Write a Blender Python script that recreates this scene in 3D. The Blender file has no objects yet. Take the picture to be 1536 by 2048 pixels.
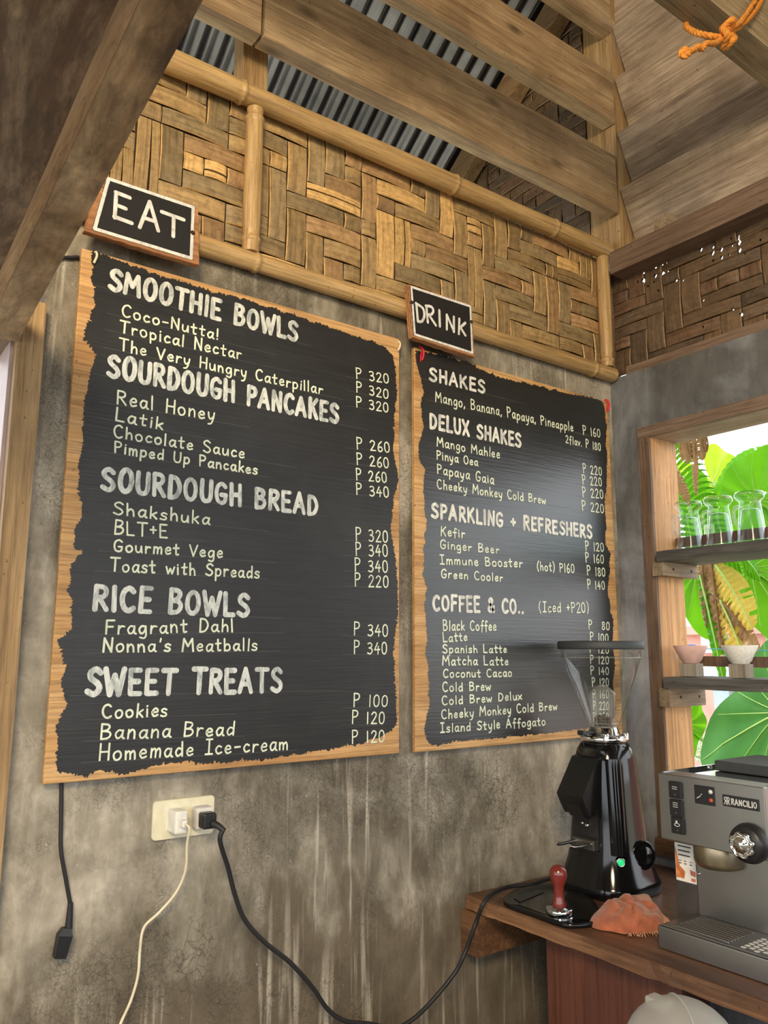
import bpy, bmesh, math, random
from mathutils import Vector, Matrix, noise
random.seed(7)
PI = math.pi
SC = bpy.context.scene
COL = SC.collection

# ------------------------------------------------------------------ camera
CAM = Vector((-2.015, -1.55, 1.495))
F_PX, YAW, PITCH, ROLL = 1608.34, 0.62998195, 0.17171196, 0.0036312
_fw = Vector((math.sin(YAW)*math.cos(PITCH), math.cos(YAW)*math.cos(PITCH), math.sin(PITCH)))
_r0 = Vector((math.cos(YAW), -math.sin(YAW), 0)); _u0 = _r0.cross(_fw)
_r = math.cos(ROLL)*_r0 + math.sin(ROLL)*_u0
_u = -math.sin(ROLL)*_r0 + math.cos(ROLL)*_u0
cd = bpy.data.cameras.new('camera'); cam = bpy.data.objects.new('camera', cd); COL.objects.link(cam)
cam.matrix_world = Matrix(((_r.x, _u.x, -_fw.x, CAM.x), (_r.y, _u.y, -_fw.y, CAM.y), (_r.z, _u.z, -_fw.z, CAM.z), (0, 0, 0, 1)))
cd.sensor_fit = 'HORIZONTAL'; cd.sensor_width = 36.0; cd.lens = F_PX/1536*36.0
cd.clip_start = 0.05; cd.clip_end = 200
SC.camera = cam

def ray(px, py): return _fw*F_PX + _r*(px-768) - _u*(py-1024)
def onY(px, py, y): d = ray(px, py); return CAM + d*((y-CAM.y)/d.y)     # measured point of the photo on a wall plane
def onX(px, py, x): d = ray(px, py); return CAM + d*((x-CAM.x)/d.x)
def onZ(px, py, z): d = ray(px, py); return CAM + d*((z-CAM.z)/d.z)

# ------------------------------------------------------------------ light
SC.view_settings.view_transform = 'Standard'; SC.view_settings.look = 'None'
SC.view_settings.gamma = 1.0; SC.view_settings.use_curve_mapping = False
SC.view_settings.exposure = 1.12
wd = bpy.data.worlds.new('daylight'); SC.world = wd; wd.use_nodes = True
bg = wd.node_tree.nodes['Background']; bg.inputs['Color'].default_value = (0.93, 0.97, 1.0, 1); bg.inputs['Strength'].default_value = 1.5
def lamp(name, kind, loc, target, energy, color, **kw):
    l = bpy.data.lights.new(name, kind); l.energy = energy; l.color = color
    for k, v in kw.items(): setattr(l, k, v)
    o = bpy.data.objects.new(name, l); COL.objects.link(o); o.location = loc
    d = Vector(target)-Vector(loc); o.rotation_euler = d.to_track_quat('-Z', 'Y').to_euler(); return o
lamp('sun', 'SUN', (-1.0, 5, 9), (0, 0, 0), 2.1, (1.0, 0.95, 0.85), angle=0.05)
lamp('warm_fill', 'AREA', (-2.9, -2.6, 2.9), (-1.3, 0.0, 1.7), 48, (1.0, 0.80, 0.52), shape='DISK', size=0.9)  # added warm fill from behind the camera, not a known lamp

# ------------------------------------------------------------------ materials
def newmat(name):
    m = bpy.data.materials.new(name); m.use_nodes = True
    return m, m.node_tree, m.node_tree.nodes['Principled BSDF']
def setp(p, **kw):
    for k, v in kw.items():
        n = k.replace('_', ' ')
        p.inputs[n].default_value = v
def rgb(c): return (c[0], c[1], c[2], 1)
def plain(name, c, rough=0.5, metal=0.0, var=0.12, scale=40, **kw):
    m, nt, p = newmat(name); N = nt.nodes; L = nt.links
    setp(p, Roughness=rough, Metallic=metal, **kw)
    tc = N.new('ShaderNodeTexCoord'); nz = N.new('ShaderNodeTexNoise'); nz.inputs['Scale'].default_value = scale; nz.inputs['Detail'].default_value = 5
    L.new(tc.outputs['Object'], nz.inputs['Vector'])
    cr = N.new('ShaderNodeValToRGB'); cr.color_ramp.elements[0].position = .3; cr.color_ramp.elements[1].position = .7
    cr.color_ramp.elements[0].color = rgb([x*(1-var) for x in c]); cr.color_ramp.elements[1].color = rgb([min(1, x*(1+var)) for x in c])
    L.new(nz.outputs['Fac'], cr.inputs['Fac']); L.new(cr.outputs['Color'], p.inputs['Base Color'])
    return m
def mixc(nt, fac, a, b, mode='MIX'):
    n = nt.nodes.new('ShaderNodeMix'); n.data_type = 'RGBA'; n.blend_type = mode
    for s, v in ((0, fac), (6, a), (7, b)):
        if hasattr(v, 'is_output'): nt.links.new(v, n.inputs[s])
        elif s == 0: n.inputs[0].default_value = v
        else: n.inputs[s].default_value = rgb(v)
    return n.outputs[2]
def ramp(nt, src, stops):
    n = nt.nodes.new('ShaderNodeValToRGB'); e = n.color_ramp.elements
    while len(e) < len(stops): e.new(0.5)
    for i, (p, c) in enumerate(stops): e[i].position = p; e[i].color = rgb(c) if hasattr(c, '__len__') else (c, c, c, 1)
    nt.links.new(src, n.inputs['Fac']); return n.outputs['Color']
def ntex(nt, scale3, detail=6, rough=.55, scale=1.0, dist=0.0, coord='Object'):
    mp = nt.nodes.new('ShaderNodeMapping')
    if coord == 'Shifted':                       # object coordinates moved by where the object stands, so no two boards share a grain
        tc = nt.nodes.new('ShaderNodeTexCoord'); oi = nt.nodes.new('ShaderNodeObjectInfo'); ad = nt.nodes.new('ShaderNodeVectorMath'); ad.operation = 'MULTIPLY_ADD'
        nt.links.new(oi.outputs['Location'], ad.inputs[0]); ad.inputs[1].default_value = (3.1, 4.7, 5.3); nt.links.new(tc.outputs['Object'], ad.inputs[2]); nt.links.new(ad.outputs[0], mp.inputs['Vector'])
    else:
        tc = nt.nodes.new('ShaderNodeTexCoord'); nt.links.new(tc.outputs[coord], mp.inputs['Vector'])
    mp.inputs['Scale'].default_value = scale3
    nz = nt.nodes.new('ShaderNodeTexNoise'); nz.inputs['Scale'].default_value = scale; nz.inputs['Detail'].default_value = detail
    nz.inputs['Roughness'].default_value = rough; nz.inputs['Distortion'].default_value = dist
    nt.links.new(mp.outputs['Vector'], nz.inputs['Vector']); return nz.outputs['Fac']
def bump(nt, p, h, strength=.3, dist=.004):
    b = nt.nodes.new('ShaderNodeBump'); b.inputs['Strength'].default_value = strength; b.inputs['Distance'].default_value = dist
    nt.links.new(h, b.inputs['Height']); nt.links.new(b.outputs['Normal'], p.inputs['Normal'])
def wood(name, dark, mid, light, axis='X', rough=.65, grain=1.0, stain=.35, knots=True):
    m, nt, p = newmat(name)
    def ntex(nt, scale3, detail=6, rough=.55, scale=1.0, dist=0.0):
        return globals()['ntex'](nt, scale3, detail, rough, scale, dist, 'Shifted')
    a = {'X': (2.2, 45, 45), 'Y': (45, 2.2, 45), 'Z': (45, 45, 2.2)}[axis]
    g = ntex(nt, [v*grain for v in a], 8, .65, 1, .6)
    a2 = {'X': (.8, 9, 9), 'Y': (9, .8, 9), 'Z': (9, 9, .8)}[axis]
    g2 = ntex(nt, a2, 4, .5, 1, 1.2)
    c = ramp(nt, g, [(.34, dark), (.5, mid), (.66, light)])
    c2 = ramp(nt, g2, [(.34, dark), (.5, mid), (.66, light)])
    c = mixc(nt, .45, c, c2)
    a3 = {'X': (7, 190, 190), 'Y': (190, 7, 190), 'Z': (190, 190, 7)}[axis]
    c = mixc(nt, 1.0, c, ramp(nt, ntex(nt, [v*min(grain, 1) for v in a3], 4, .7, 1, .3), [(.34, (.62, .58, .54)), (.5, (1, 1, 1)), (.66, (1.22, 1.2, 1.16))]), 'MULTIPLY')
    c = mixc(nt, ramp(nt, ntex(nt, (70, 70, 70), 2, .5, 1), [(.70, 0), (.75, .7)]), c, [x*.45 for x in dark])
    b = ntex(nt, (5, 5, 5), 5, .6, 1, .5)
    f = ramp(nt, b, [(.45, 0), (.7, stain)])
    c = mixc(nt, f, c, [x*.55 for x in dark])
    if knots:
        tc = nt.nodes.new('ShaderNodeTexCoord'); mp = nt.nodes.new('ShaderNodeMapping'); nt.links.new(tc.outputs['Object'], mp.inputs['Vector'])
        mp.inputs['Scale'].default_value = {'X': (3, 7, 7), 'Y': (7, 3, 7), 'Z': (7, 7, 3)}[axis]
        v = nt.nodes.new('ShaderNodeTexVoronoi'); v.inputs['Scale'].default_value = 1.0; nt.links.new(mp.outputs['Vector'], v.inputs['Vector'])
        k = ramp(nt, v.outputs['Distance'], [(.03, .85), (.13, 0)])
        c = mixc(nt, k, c, [x*.35 for x in dark])
    nt.links.new(c, p.inputs['Base Color']); setp(p, Roughness=rough); bump(nt, p, g, .25, .003)
    return m
def mathn(nt, op, a, b=0.0, clamp=False):
    n = nt.nodes.new('ShaderNodeMath'); n.operation = op; n.use_clamp = clamp
    for i, v in enumerate((a, b)):
        if hasattr(v, 'is_output'): nt.links.new(v, n.inputs[i])
        else: n.inputs[i].default_value = v
    return n.outputs[0]
def concrete(name, dark, mid, light, cracks=True, streak=.5, damp=None):
    m, nt, p = newmat(name)
    n1 = ntex(nt, (1.7, 1.7, 1.5), 9, .62, 1, .8)
    n2 = ntex(nt, (13, 13, 9), 8, .7, 1, .4)
    nv = ntex(nt, (45, 45, 7), 6, .7, 1, .6)
    c = ramp(nt, n1, [(.38, dark), (.5, mid), (.62, light)])
    c2 = ramp(nt, n2, [(.38, dark), (.5, mid), (.63, light)])
    c3 = ramp(nt, nv, [(.30, dark), (.5, mid), (.70, light)])
    c = mixc(nt, .40, c, c2); c = mixc(nt, .22, c, c3)
    c = mixc(nt, 1.0, c, ramp(nt, ntex(nt, (2.6, 2.6, 2.0), 8, .6, 1, 1.0), [(.40, (.60, .57, .53)), (.5, (1, 1, 1)), (.60, (1.35, 1.35, 1.36))]), 'MULTIPLY')
    if damp:                                     # damp brown lower part with a ragged upper edge
        tc = nt.nodes.new('ShaderNodeTexCoord'); sp = nt.nodes.new('ShaderNodeSeparateXYZ'); nt.links.new(tc.outputs['Object'], sp.inputs[0])
        e = mathn(nt, 'SUBTRACT', mathn(nt, 'ADD', mathn(nt, 'MULTIPLY', ntex(nt, (1.6, 1.6, .9), 5, .62, 1, .5), 1.5), damp-.75), sp.outputs[2])
        e = mathn(nt, 'ADD', e, mathn(nt, 'MULTIPLY', mathn(nt, 'SUBTRACT', ntex(nt, (26, 26, 6), 5, .7), .5), .35))
        f = ramp(nt, e, [(.0, 0), (.07, .78)])
        c = mixc(nt, f, c, mixc(nt, n2, (.06, .043, .027), (.17, .135, .09)))
        s = ntex(nt, (34, 34, 1.6), 4, .6, 1, .25)
        g = mathn(nt, 'MULTIPLY', ramp(nt, s, [(.56, 0), (.66, .55)]), ramp(nt, e, [(-.0, .0), (.2, 1)]))
        c = mixc(nt, g, c, [x*1.1 for x in light])
    s = ntex(nt, (42, 42, 2.2), 5, .6, 1, .3)
    f = mathn(nt, 'MULTIPLY', ramp(nt, s, [(.57, 0), (.68, streak)]), ramp(nt, ntex(nt, (3, 3, 1.6), 3, .5, 1), [(.45, 0), (.6, 1)]))
    c = mixc(nt, f, c, [x*1.3 for x in light])
    sp_ = ntex(nt, (110, 110, 90), 3, .6, 1)
    c = mixc(nt, ramp(nt, sp_, [(.70, 0), (.76, .4)]), c, [x*1.3 for x in light])
    if cracks:
        tc = nt.nodes.new('ShaderNodeTexCoord'); nz = nt.nodes.new('ShaderNodeTexNoise'); nz.inputs['Scale'].default_value = 26; nz.inputs['Detail'].default_value = 4
        nt.links.new(tc.outputs['Object'], nz.inputs['Vector'])
        mx = nt.nodes.new('ShaderNodeMix'); mx.data_type = 'VECTOR'; mx.inputs[0].default_value = .045
        nt.links.new(tc.outputs['Object'], mx.inputs[4]); nt.links.new(nz.outputs['Color'], mx.inputs[5])
        for sc, lo in ((105, .50), (55, .56)):
            v = nt.nodes.new('ShaderNodeTexVoronoi'); v.feature = 'DISTANCE_TO_EDGE'; v.inputs['Scale'].default_value = sc
            nt.links.new(mx.outputs[1], v.inputs['Vector'])
            k = mathn(nt, 'MULTIPLY', ramp(nt, v.outputs['Distance'], [(.015, .6), (.07, 0)]), ramp(nt, ntex(nt, (3.1+sc*.01, 3.1, 3.1), 6, .68, 1), [(lo, 0), (lo+.09, 1)]))
            c = mixc(nt, k, c, [x*.35 for x in dark])
    nt.links.new(c, p.inputs['Base Color']); setp(p, Roughness=.62); bump(nt, p, n2, .35, .006)
    return m
def attr_mat(name, rough=.55, grain=True):
    m, nt, p = newmat(name)
    a = nt.nodes.new('ShaderNodeVertexColor'); a.layer_name = 'tone'
    g = ntex(nt, (60, 60, 60), 5, .65, 1, .5)
    c = mixc(nt, 1.0, a.outputs['Color'], ramp(nt, g, [(.3, (.62, .6, .58)), (.55, (1, 1, 1)), (.75, (1.2, 1.18, 1.1))]), 'MULTIPLY')
    # fibre lines along each strip use the uv direction
    uv = nt.nodes.new('ShaderNodeTexCoord'); mp = nt.nodes.new('ShaderNodeMapping'); mp.inputs['Scale'].default_value = (6, 260, 1)
    nt.links.new(uv.outputs['UV'], mp.inputs['Vector'])
    nz = nt.nodes.new('ShaderNodeTexNoise'); nz.inputs['Scale'].default_value = 1; nz.inputs['Detail'].default_value = 4; nt.links.new(mp.outputs['Vector'], nz.inputs['Vector'])
    c = mixc(nt, 1.0, c, ramp(nt, nz.outputs['Fac'], [(.3, (.62, .58, .52)), (.5, (.95, .95, .95)), (.72, (1.2, 1.2, 1.15))]), 'MULTIPLY')
    nt.links.new(c, p.inputs['Base Color']); setp(p, Roughness=rough); bump(nt, p, nz.outputs['Fac'], .3, .002)
    return m

M = {}
M['concrete'] = concrete('grey_cement_render', (.105, .09, .064), (.26, .23, .178), (.58, .53, .44), damp=.98)
M['concrete_right'] = concrete('smooth_cement_render', (.115, .118, .128), (.185, .19, .205), (.29, .295, .31), cracks=False, streak=.25)  # bluish window flare is mixed into the base colour
M['beam'] = wood('rough_sawn_timber', (.21, .13, .066), (.37, .25, .138), (.54, .40, .245), 'X', stain=.5)
M['plank'] = wood('grey_brown_plank', (.19, .135, .092), (.36, .275, .20), (.53, .43, .33), 'Y', stain=.5)
M['header'] = wood('dark_header_timber', (.11, .07, .048), (.19, .125, .09), (.27, .185, .135), 'Y')
M['post'] = wood('upright_timber', (.20, .12, .05), (.36, .225, .10), (.52, .36, .19), 'Z')
M['frame_dark'] = wood('brown_window_trim', (.085, .05, .032), (.145, .09, .058), (.22, .14, .095), 'Z')
M['jamb'] = wood('orange_window_jamb', (.30, .145, .05), (.47, .255, .105), (.60, .36, .17), 'Z', stain=.2)
def mottled(name, c0, c1, c2, sc):
    m, nt, p = newmat(name); n1 = ntex(nt, (2.6*sc, 1.3*sc, 2.6*sc), 8, .68, 1, .6); n2 = ntex(nt, (45, 14, 45), 5, .7, 1, .4)
    c = ramp(nt, n1, [(.40, c0), (.52, c1), (.68, c2)]); c = mixc(nt, 1.0, c, ramp(nt, n2, [(.32, (.55, .52, .5)), (.5, (1, 1, 1)), (.68, (1.45, 1.42, 1.4))]), 'MULTIPLY')
    nt.links.new(c, p.inputs['Base Color']); setp(p, Roughness=.6); bump(nt, p, n2, .2, .003); return m
M['shutter_ply'] = mottled('stained_dark_plywood', (.055, .025, .013), (.105, .055, .03), (.36, .26, .18), 1.6)
M['shutter_frame'] = mottled('shutter_batten', (.11, .06, .03), (.24, .145, .075), (.44, .31, .19), 2.2)
M['beam_y2'] = wood('lit_stile_side', (.24, .13, .065), (.36, .215, .115), (.46, .30, .17), 'Y', knots=False)  # lightened so the side of the stile looks lit
M['bamboo'] = wood('yellow_bamboo', (.34, .21, .085), (.50, .33, .145), (.63, .44, .22), 'X', rough=.42, stain=.25, knots=False)
M['bamboo_v'] = wood('upright_bamboo', (.36, .22, .09), (.52, .34, .15), (.64, .45, .23), 'Z', rough=.42, stain=.2, knots=False)
M['weave'] = attr_mat('woven_bamboo')
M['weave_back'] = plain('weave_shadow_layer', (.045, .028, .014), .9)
M['ply'] = wood('orange_plywood', (.36, .18, .06), (.55, .31, .12), (.68, .43, .2), 'X', rough=.6, stain=.15, knots=False)
M['ply_edge'] = wood('plywood_edge', (.22, .11, .05), (.36, .2, .09), (.5, .31, .16), 'X', grain=2.5, knots=False)
M['rust_edge'] = wood('rough_fibre_edge', (.22, .09, .035), (.38, .17, .07), (.52, .27, .12), 'X', grain=2, knots=False)
M['counter'] = wood('stained_counter', (.055, .024, .013), (.11, .052, .028), (.19, .10, .058), 'Y', rough=.38, stain=.55)
M['counter_edge'] = wood('worn_counter_edge', (.06, .027, .013), (.13, .06, .027), (.27, .14, .066), 'Y', rough=.6)
M['cabinet'] = wood('red_brown_plywood', (.075, .026, .016), (.11, .038, .023), (.15, .055, .033), 'Z', rough=.5, grain=.5, stain=.2, knots=False)
M['shelf'] = wood('weathered_shelf', (.045, .042, .04), (.095, .088, .08), (.19, .175, .155), 'Y', rough=.6)
M['block'] = wood('weathered_block', (.16, .115, .07), (.26, .195, .125), (.38, .30, .2), 'X', knots=False)
M['cube'] = wood('grey_wood_cube', (.21, .175, .135), (.28, .24, .185), (.35, .305, .245), 'Z', knots=False, grain=.6)
M['black_plastic'] = plain('black_plastic', (.012, .012, .013), .38)
M['black_rubber'] = plain('black_rubber', (.014, .014, .016), .55)
M['gloss_black'] = plain('gloss_black_paint', (.005, .005, .006), .12)
M['satin_black'] = plain('satin_black_paint', (.007, .007, .008), .36)
M['matte_lid'] = plain('matte_black_lid', (.03, .034, .036), .55)
M['chrome'] = plain('chrome', (.78, .77, .74), .12, 1.0, var=.03)
M['steel'] = plain('brushed_steel', (.34, .33, .315), .36, 1.0, var=.06, scale=12)
M['steel_mirror'] = plain('polished_steel', (.62, .63, .64), .10, 1.0, var=.03)
M['steel_dark'] = plain('dark_steel', (.11, .105, .10), .42, .7)
M['bronze'] = plain('aged_brass', (.30, .25, .17), .35, .9)
M['red_wood'] = plain('red_lacquered_wood', (.17, .022, .016), .25, Coat_Weight=.5)
M['white_plastic'] = plain('white_plastic', (.78, .76, .70), .35)
M['cream_plate'] = plain('yellowed_plate', (.74, .69, .50), .4, var=.10, scale=55)
M['grey_plastic'] = plain('lilac_grey_plastic', (.60, .56, .54), .4)
M['cream_cable'] = plain('cream_cable', (.72, .64, .46), .5)
M['red_ribbon'] = plain('red_ribbon', (.60, .02, .035), .6)
M['orange_rope'] = plain('orange_rope', (.68, .26, .035), .75, var=.3, scale=120)
M['cloth'] = plain('rust_cloth', (.36, .105, .048), .95, var=.28, scale=60, Sheen_Weight=.3)
nt = M['cloth'].node_tree; _p = nt.nodes['Principled BSDF']; bump(nt, _p, ntex(nt, (330, 330, 330), 3, .6), .8, .003)
M['nail'] = plain('rusty_nail', (.06, .035, .025), .6, .5)
M['leafvein'] = plain('leaf_vein', (.30, .47, .10), .5)
M['ground'] = plain('garden_soil', (.30, .29, .22), .9, var=.4, scale=1.4)
M['floor'] = concrete('cement_floor', (.16, .15, .13), (.24, .225, .20), (.32, .30, .27))
M['button_glow'] = plain('green_button', (.02, .42, .16), .3, Emission_Color=(.02, .6, .22, 1), Emission_Strength=.35)  # green button with a faint emission of its own
M['faint_chalk'] = plain('faint_chalk', (.11, .11, .105), .7)
M['silver_mark'] = plain('silver_print', (.62, .62, .60), .4)
M['red_lens'] = plain('red_lens', (.42, .07, .03), .25)
M['clear_lens'] = plain('clear_lens', (.55, .55, .5), .2)
M['brick'] = None
def glassmat(name, c=(1, 1, 1), rough=0.0, ior=1.45):
    m, nt, p = newmat(name); setp(p, Base_Color=rgb(c), Roughness=rough, Transmission_Weight=1.0, IOR=ior); return m
def thin(name, tint, edge, blend=.25, cloud=0.0, rough=.06):
    m = bpy.data.materials.new(name); m.use_nodes = True; nt = m.node_tree; nt.nodes.remove(nt.nodes['Principled BSDF'])
    t = nt.nodes.new('ShaderNodeBsdfTransparent'); t.inputs[0].default_value = rgb(tint); g = nt.nodes.new('ShaderNodeBsdfGlossy'); g.inputs['Roughness'].default_value = rough; g.inputs[0].default_value = rgb(edge)
    lw = nt.nodes.new('ShaderNodeLayerWeight'); lw.inputs[0].default_value = .5; mx = nt.nodes.new('ShaderNodeMixShader')
    nt.links.new(ramp(nt, lw.outputs['Facing'], [(.0, .02), (.6, .02+blend*.10), (.86, .05+blend*.5), (1.0, .3+blend*1.2)]), mx.inputs[0])
    nt.links.new(ramp(nt, lw.outputs['Facing'], [(.5, tint), (.80, [q*.80 for q in tint]), (.97, [q*.35 for q in tint])]), t.inputs[0]); nt.links.new(t.outputs[0], mx.inputs[1]); nt.links.new(g.outputs[0], mx.inputs[2]); o = mx
    if cloud:
        d = nt.nodes.new('ShaderNodeBsdfDiffuse'); d.inputs[0].default_value = (.75, .75, .72, 1); tr = nt.nodes.new('ShaderNodeBsdfTranslucent'); tr.inputs[0].default_value = (.75, .75, .72, 1)
        m2 = nt.nodes.new('ShaderNodeMixShader'); nt.links.new(d.outputs[0], m2.inputs[1]); nt.links.new(tr.outputs[0], m2.inputs[2]); m3 = nt.nodes.new('ShaderNodeMixShader'); m3.inputs[0].default_value = cloud
        nt.links.new(mx.outputs[0], m3.inputs[1]); nt.links.new(m2.outputs[0], m3.inputs[2]); o = m3
    nt.links.new(o.outputs[0], nt.nodes['Material Output'].inputs['Surface']); return m
M['tub'] = thin('translucent_plastic', (.93, .93, .91), (.85, .85, .85), .30, .42, .22)
M['hopper'] = thin('clear_hopper_plastic', (.965, .965, .955), (1, 1, 1), .7, 0.0, .08)
M['glass'] = thin('clear_mug_glass', (.94, .98, .985), (.95, 1, 1), .7)
M['sleeve'] = thin('clear_sleeve_plastic', (.95, .95, .94), (1, 1, 1), .6, .13)
def paint(name, c1, c2, rough=.6):
    m, nt, p = newmat(name)
    n = ntex(nt, (60, 60, 24), 6, .7, 1, 1.0); nt.links.new(ramp(nt, n, [(.36, c2), (.56, c1)]), p.inputs['Base Color']); setp(p, Roughness=rough); return m
M['heading_paint'] = paint('silver_white_brush_paint', (.72, .745, .70), (.30, .33, .335))
M['heading_paint_right'] = paint('white_brush_paint', (.80, .80, .73), (.42, .43, .42))
M['item_paint'] = paint('cream_chalk_marker', (.80, .85, .66), (.62, .66, .52))
M['sign_paint'] = paint('white_sign_paint', (.80, .79, .76), (.52, .52, .51))
def boardmat(name, c, rough):
    m, nt, p = newmat(name)
    g = ntex(nt, (6, 6, 160), 6, .6, 1, .2); g2 = ntex(nt, (5, 5, 5), 5, .6, 1, .6)
    a = ramp(nt, g, [(.3, [x*.6 for x in c]), (.55, c), (.8, [x*1.5 for x in c])])
    a = mixc(nt, ramp(nt, g2, [(.5, 0), (.72, .5)]), a, [x*2.0 for x in c])
    nt.links.new(a, p.inputs['Base Color']); setp(p, Roughness=rough); bump(nt, p, g, .35, .0016); return m
M['chalk'] = boardmat('black_board_paint', (.017, .0165, .016), .40)
M['chalk_right'] = boardmat('black_board_paint_right', (.013, .0145, .016), .30)
M['chalk_right'].node_tree.nodes['Principled BSDF'].inputs['Specular IOR Level'].default_value = .95
M['sign_black'] = plain('sign_black_paint', (.012, .011, .011), .5)
m, nt, p = newmat('corrugated_zinc'); n = ntex(nt, (5, 5, 5), 6, .65); nt.links.new(ramp(nt, n, [(.35, (.10, .097, .105)), (.65, (.19, .185, .20))]), p.inputs['Base Color']); setp(p, Roughness=.24, Metallic=.9); M['zinc'] = m
def leafmat(name, c1, c2, trans):
    m, nt, p = newmat(name); n = ntex(nt, (9, 9, 9), 4, .5); c = ramp(nt, n, [(.35, c1), (.65, c2)])
    nt.links.new(c, p.inputs['Base Color']); setp(p, Roughness=.5); p.inputs['Specular IOR Level'].default_value = .22
    t = nt.nodes.new('ShaderNodeBsdfTranslucent'); t.inputs['Color'].default_value = rgb(trans)
    mx = nt.nodes.new('ShaderNodeMixShader'); mx.inputs[0].default_value = .45
    nt.links.new(p.outputs[0], mx.inputs[1]); nt.links.new(t.outputs[0], mx.inputs[2]); nt.links.new(mx.outputs[0], nt.nodes['Material Output'].inputs['Surface']); return m
M['leaf'] = leafmat('taro_leaf_green', (.035, .20, .005), (.075, .30, .008), (.17, .46, .008))
M['leaf_deep'] = leafmat('deep_green_leaf', (.02, .11, .02), (.04, .17, .03), (.08, .26, .03))
M['leaf_yellow'] = leafmat('yellow_green_leaf', (.17, .33, .01), (.30, .42, .015), (.5, .62, .02))
M['leaf_dry'] = leafmat('dry_brown_leaf', (.20, .11, .05), (.38, .24, .12), (.4, .24, .1))
M['leaf_gold'] = leafmat('golden_dying_leaf', (.50, .33, .06), (.62, .50, .10), (.65, .48, .08))
M['stem'] = plain('green_stem', (.22, .40, .10), .5)
M['pink_wall'] = plain('pink_plaster', (.72, .36, .30), .8, var=.2, scale=5)

# ------------------------------------------------------------------ mesh helpers
class MB:
    def __init__(s): s.v = []; s.f = []; s.c = []; s.uv = []; s.mi = []; s.tone = (1, 1, 1); s.m = 0; s.sm = []
    def add(s, verts, faces, smooth=False, tones=None, uvs=None):
        o = len(s.v); s.v += [Vector(v) for v in verts]
        for i, f in enumerate(faces):
            s.f.append([o+k for k in f]); s.c.append(tones[i] if tones else s.tone); s.mi.append(s.m); s.sm.append(smooth)
            s.uv.append(uvs[i] if uvs else None)
        return s
    def box(s, a, b, bev=0.0):
        x0, y0, z0 = [min(a[i], b[i]) for i in range(3)]; x1, y1, z1 = [max(a[i], b[i]) for i in range(3)]
        if bev <= 0:
            v = [(x0, y0, z0), (x1, y0, z0), (x1, y1, z0), (x0, y1, z0), (x0, y0, z1), (x1, y0, z1), (x1, y1, z1), (x0, y1, z1)]
            return s.add(v, [(0, 3, 2, 1), (4, 5, 6, 7), (0, 1, 5, 4), (1, 2, 6, 5), (2, 3, 7, 6), (3, 0, 4, 7)])
        bm = bmesh.new(); bmesh.ops.create_cube(bm, size=1)
        for v in bm.verts: v.co = Vector(((x0+x1)/2+v.co.x*(x1-x0), (y0+y1)/2+v.co.y*(y1-y0), (z0+z1)/2+v.co.z*(z1-z0)))
        bmesh.ops.bevel(bm, geom=bm.edges[:], offset=bev, segments=2, affect='EDGES', profile=.5)
        return s.frombm(bm)
    def frombm(s, bm, smooth=False):
        bm.verts.index_update(); s.add([v.co.copy() for v in bm.verts], [[v.index for v in f.verts] for f in bm.faces], smooth); bm.free(); return s
    def loft(s, rings, cap=True, smooth=True):
        n = len(rings[0]); v = [p for r in rings for p in r]; f = []
        for i in range(len(rings)-1):
            for k in range(n): f.append((i*n+k, i*n+(k+1) % n, (i+1)*n+(k+1) % n, (i+1)*n+k))
        s.add(v, f, smooth)
        if cap: s.add(rings[0], [tuple(range(n))[::-1]]); s.add(rings[-1], [tuple(range(n))])
        return s
    def lathe(s, prof, c=(0, 0, 0), axis=(0, 0, 1), n=32, cap=True, smooth=True):
        ax = Vector(axis).normalized(); t = Vector((1, 0, 0)) if abs(ax.x) < .9 else Vector((0, 1, 0))
        a = (t - ax*t.dot(ax)).normalized(); b = ax.cross(a); c = Vector(c)
        rings = [[c + ax*z + (a*math.cos(2*PI*k/n)+b*math.sin(2*PI*k/n))*max(r, 1e-5) for k in range(n)] for r, z in prof]
        return s.loft(rings, cap, smooth)
    def tube(s, pts, r, n=8, cap=True, taper=None):
        P = [Vector(p) for p in pts]; rings = []; prev = None
        for i, p in enumerate(P):
            d = (P[min(i+1, len(P)-1)]-P[max(i-1, 0)]).normalized()
            if prev is None: a = d.orthogonal().normalized()
            else: a = (prev - d*prev.dot(d)).normalized()
            prev = a; b = d.cross(a); rr = r if taper is None else r*taper(i/(len(P)-1))
            rings.append([p+(a*math.cos(2*PI*k/n)+b*math.sin(2*PI*k/n))*rr for k in range(n)])
        return s.loft(rings, cap, True)
    def prism(s, poly, d):
        n = len(poly); P = [Vector(p) for p in poly]; d = Vector(d)
        s.add(P+[p+d for p in P], [tuple(range(n))[::-1], tuple(range(n, 2*n))]+[(k, (k+1) % n, n+(k+1) % n, n+k) for k in range(n)]); return s
def spline(pts, sub=6, closed=False):
    P = [Vector(p) for p in pts]; out = []; n = len(P)
    for i in range(n if closed else n-1):
        g = lambda k: P[k % n] if closed else P[max(0, min(n-1, k))]
        a, b, c, d = g(i-1), g(i), g(i+1), g(i+2)
        for k in range(sub):
            t = k/sub; out.append(.5*((2*b)+(c-a)*t+(2*a-5*b+4*c-d)*t*t+(3*b-a-3*c+d)*t*t*t))
    if not closed: out.append(P[-1].copy())
    return out
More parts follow.
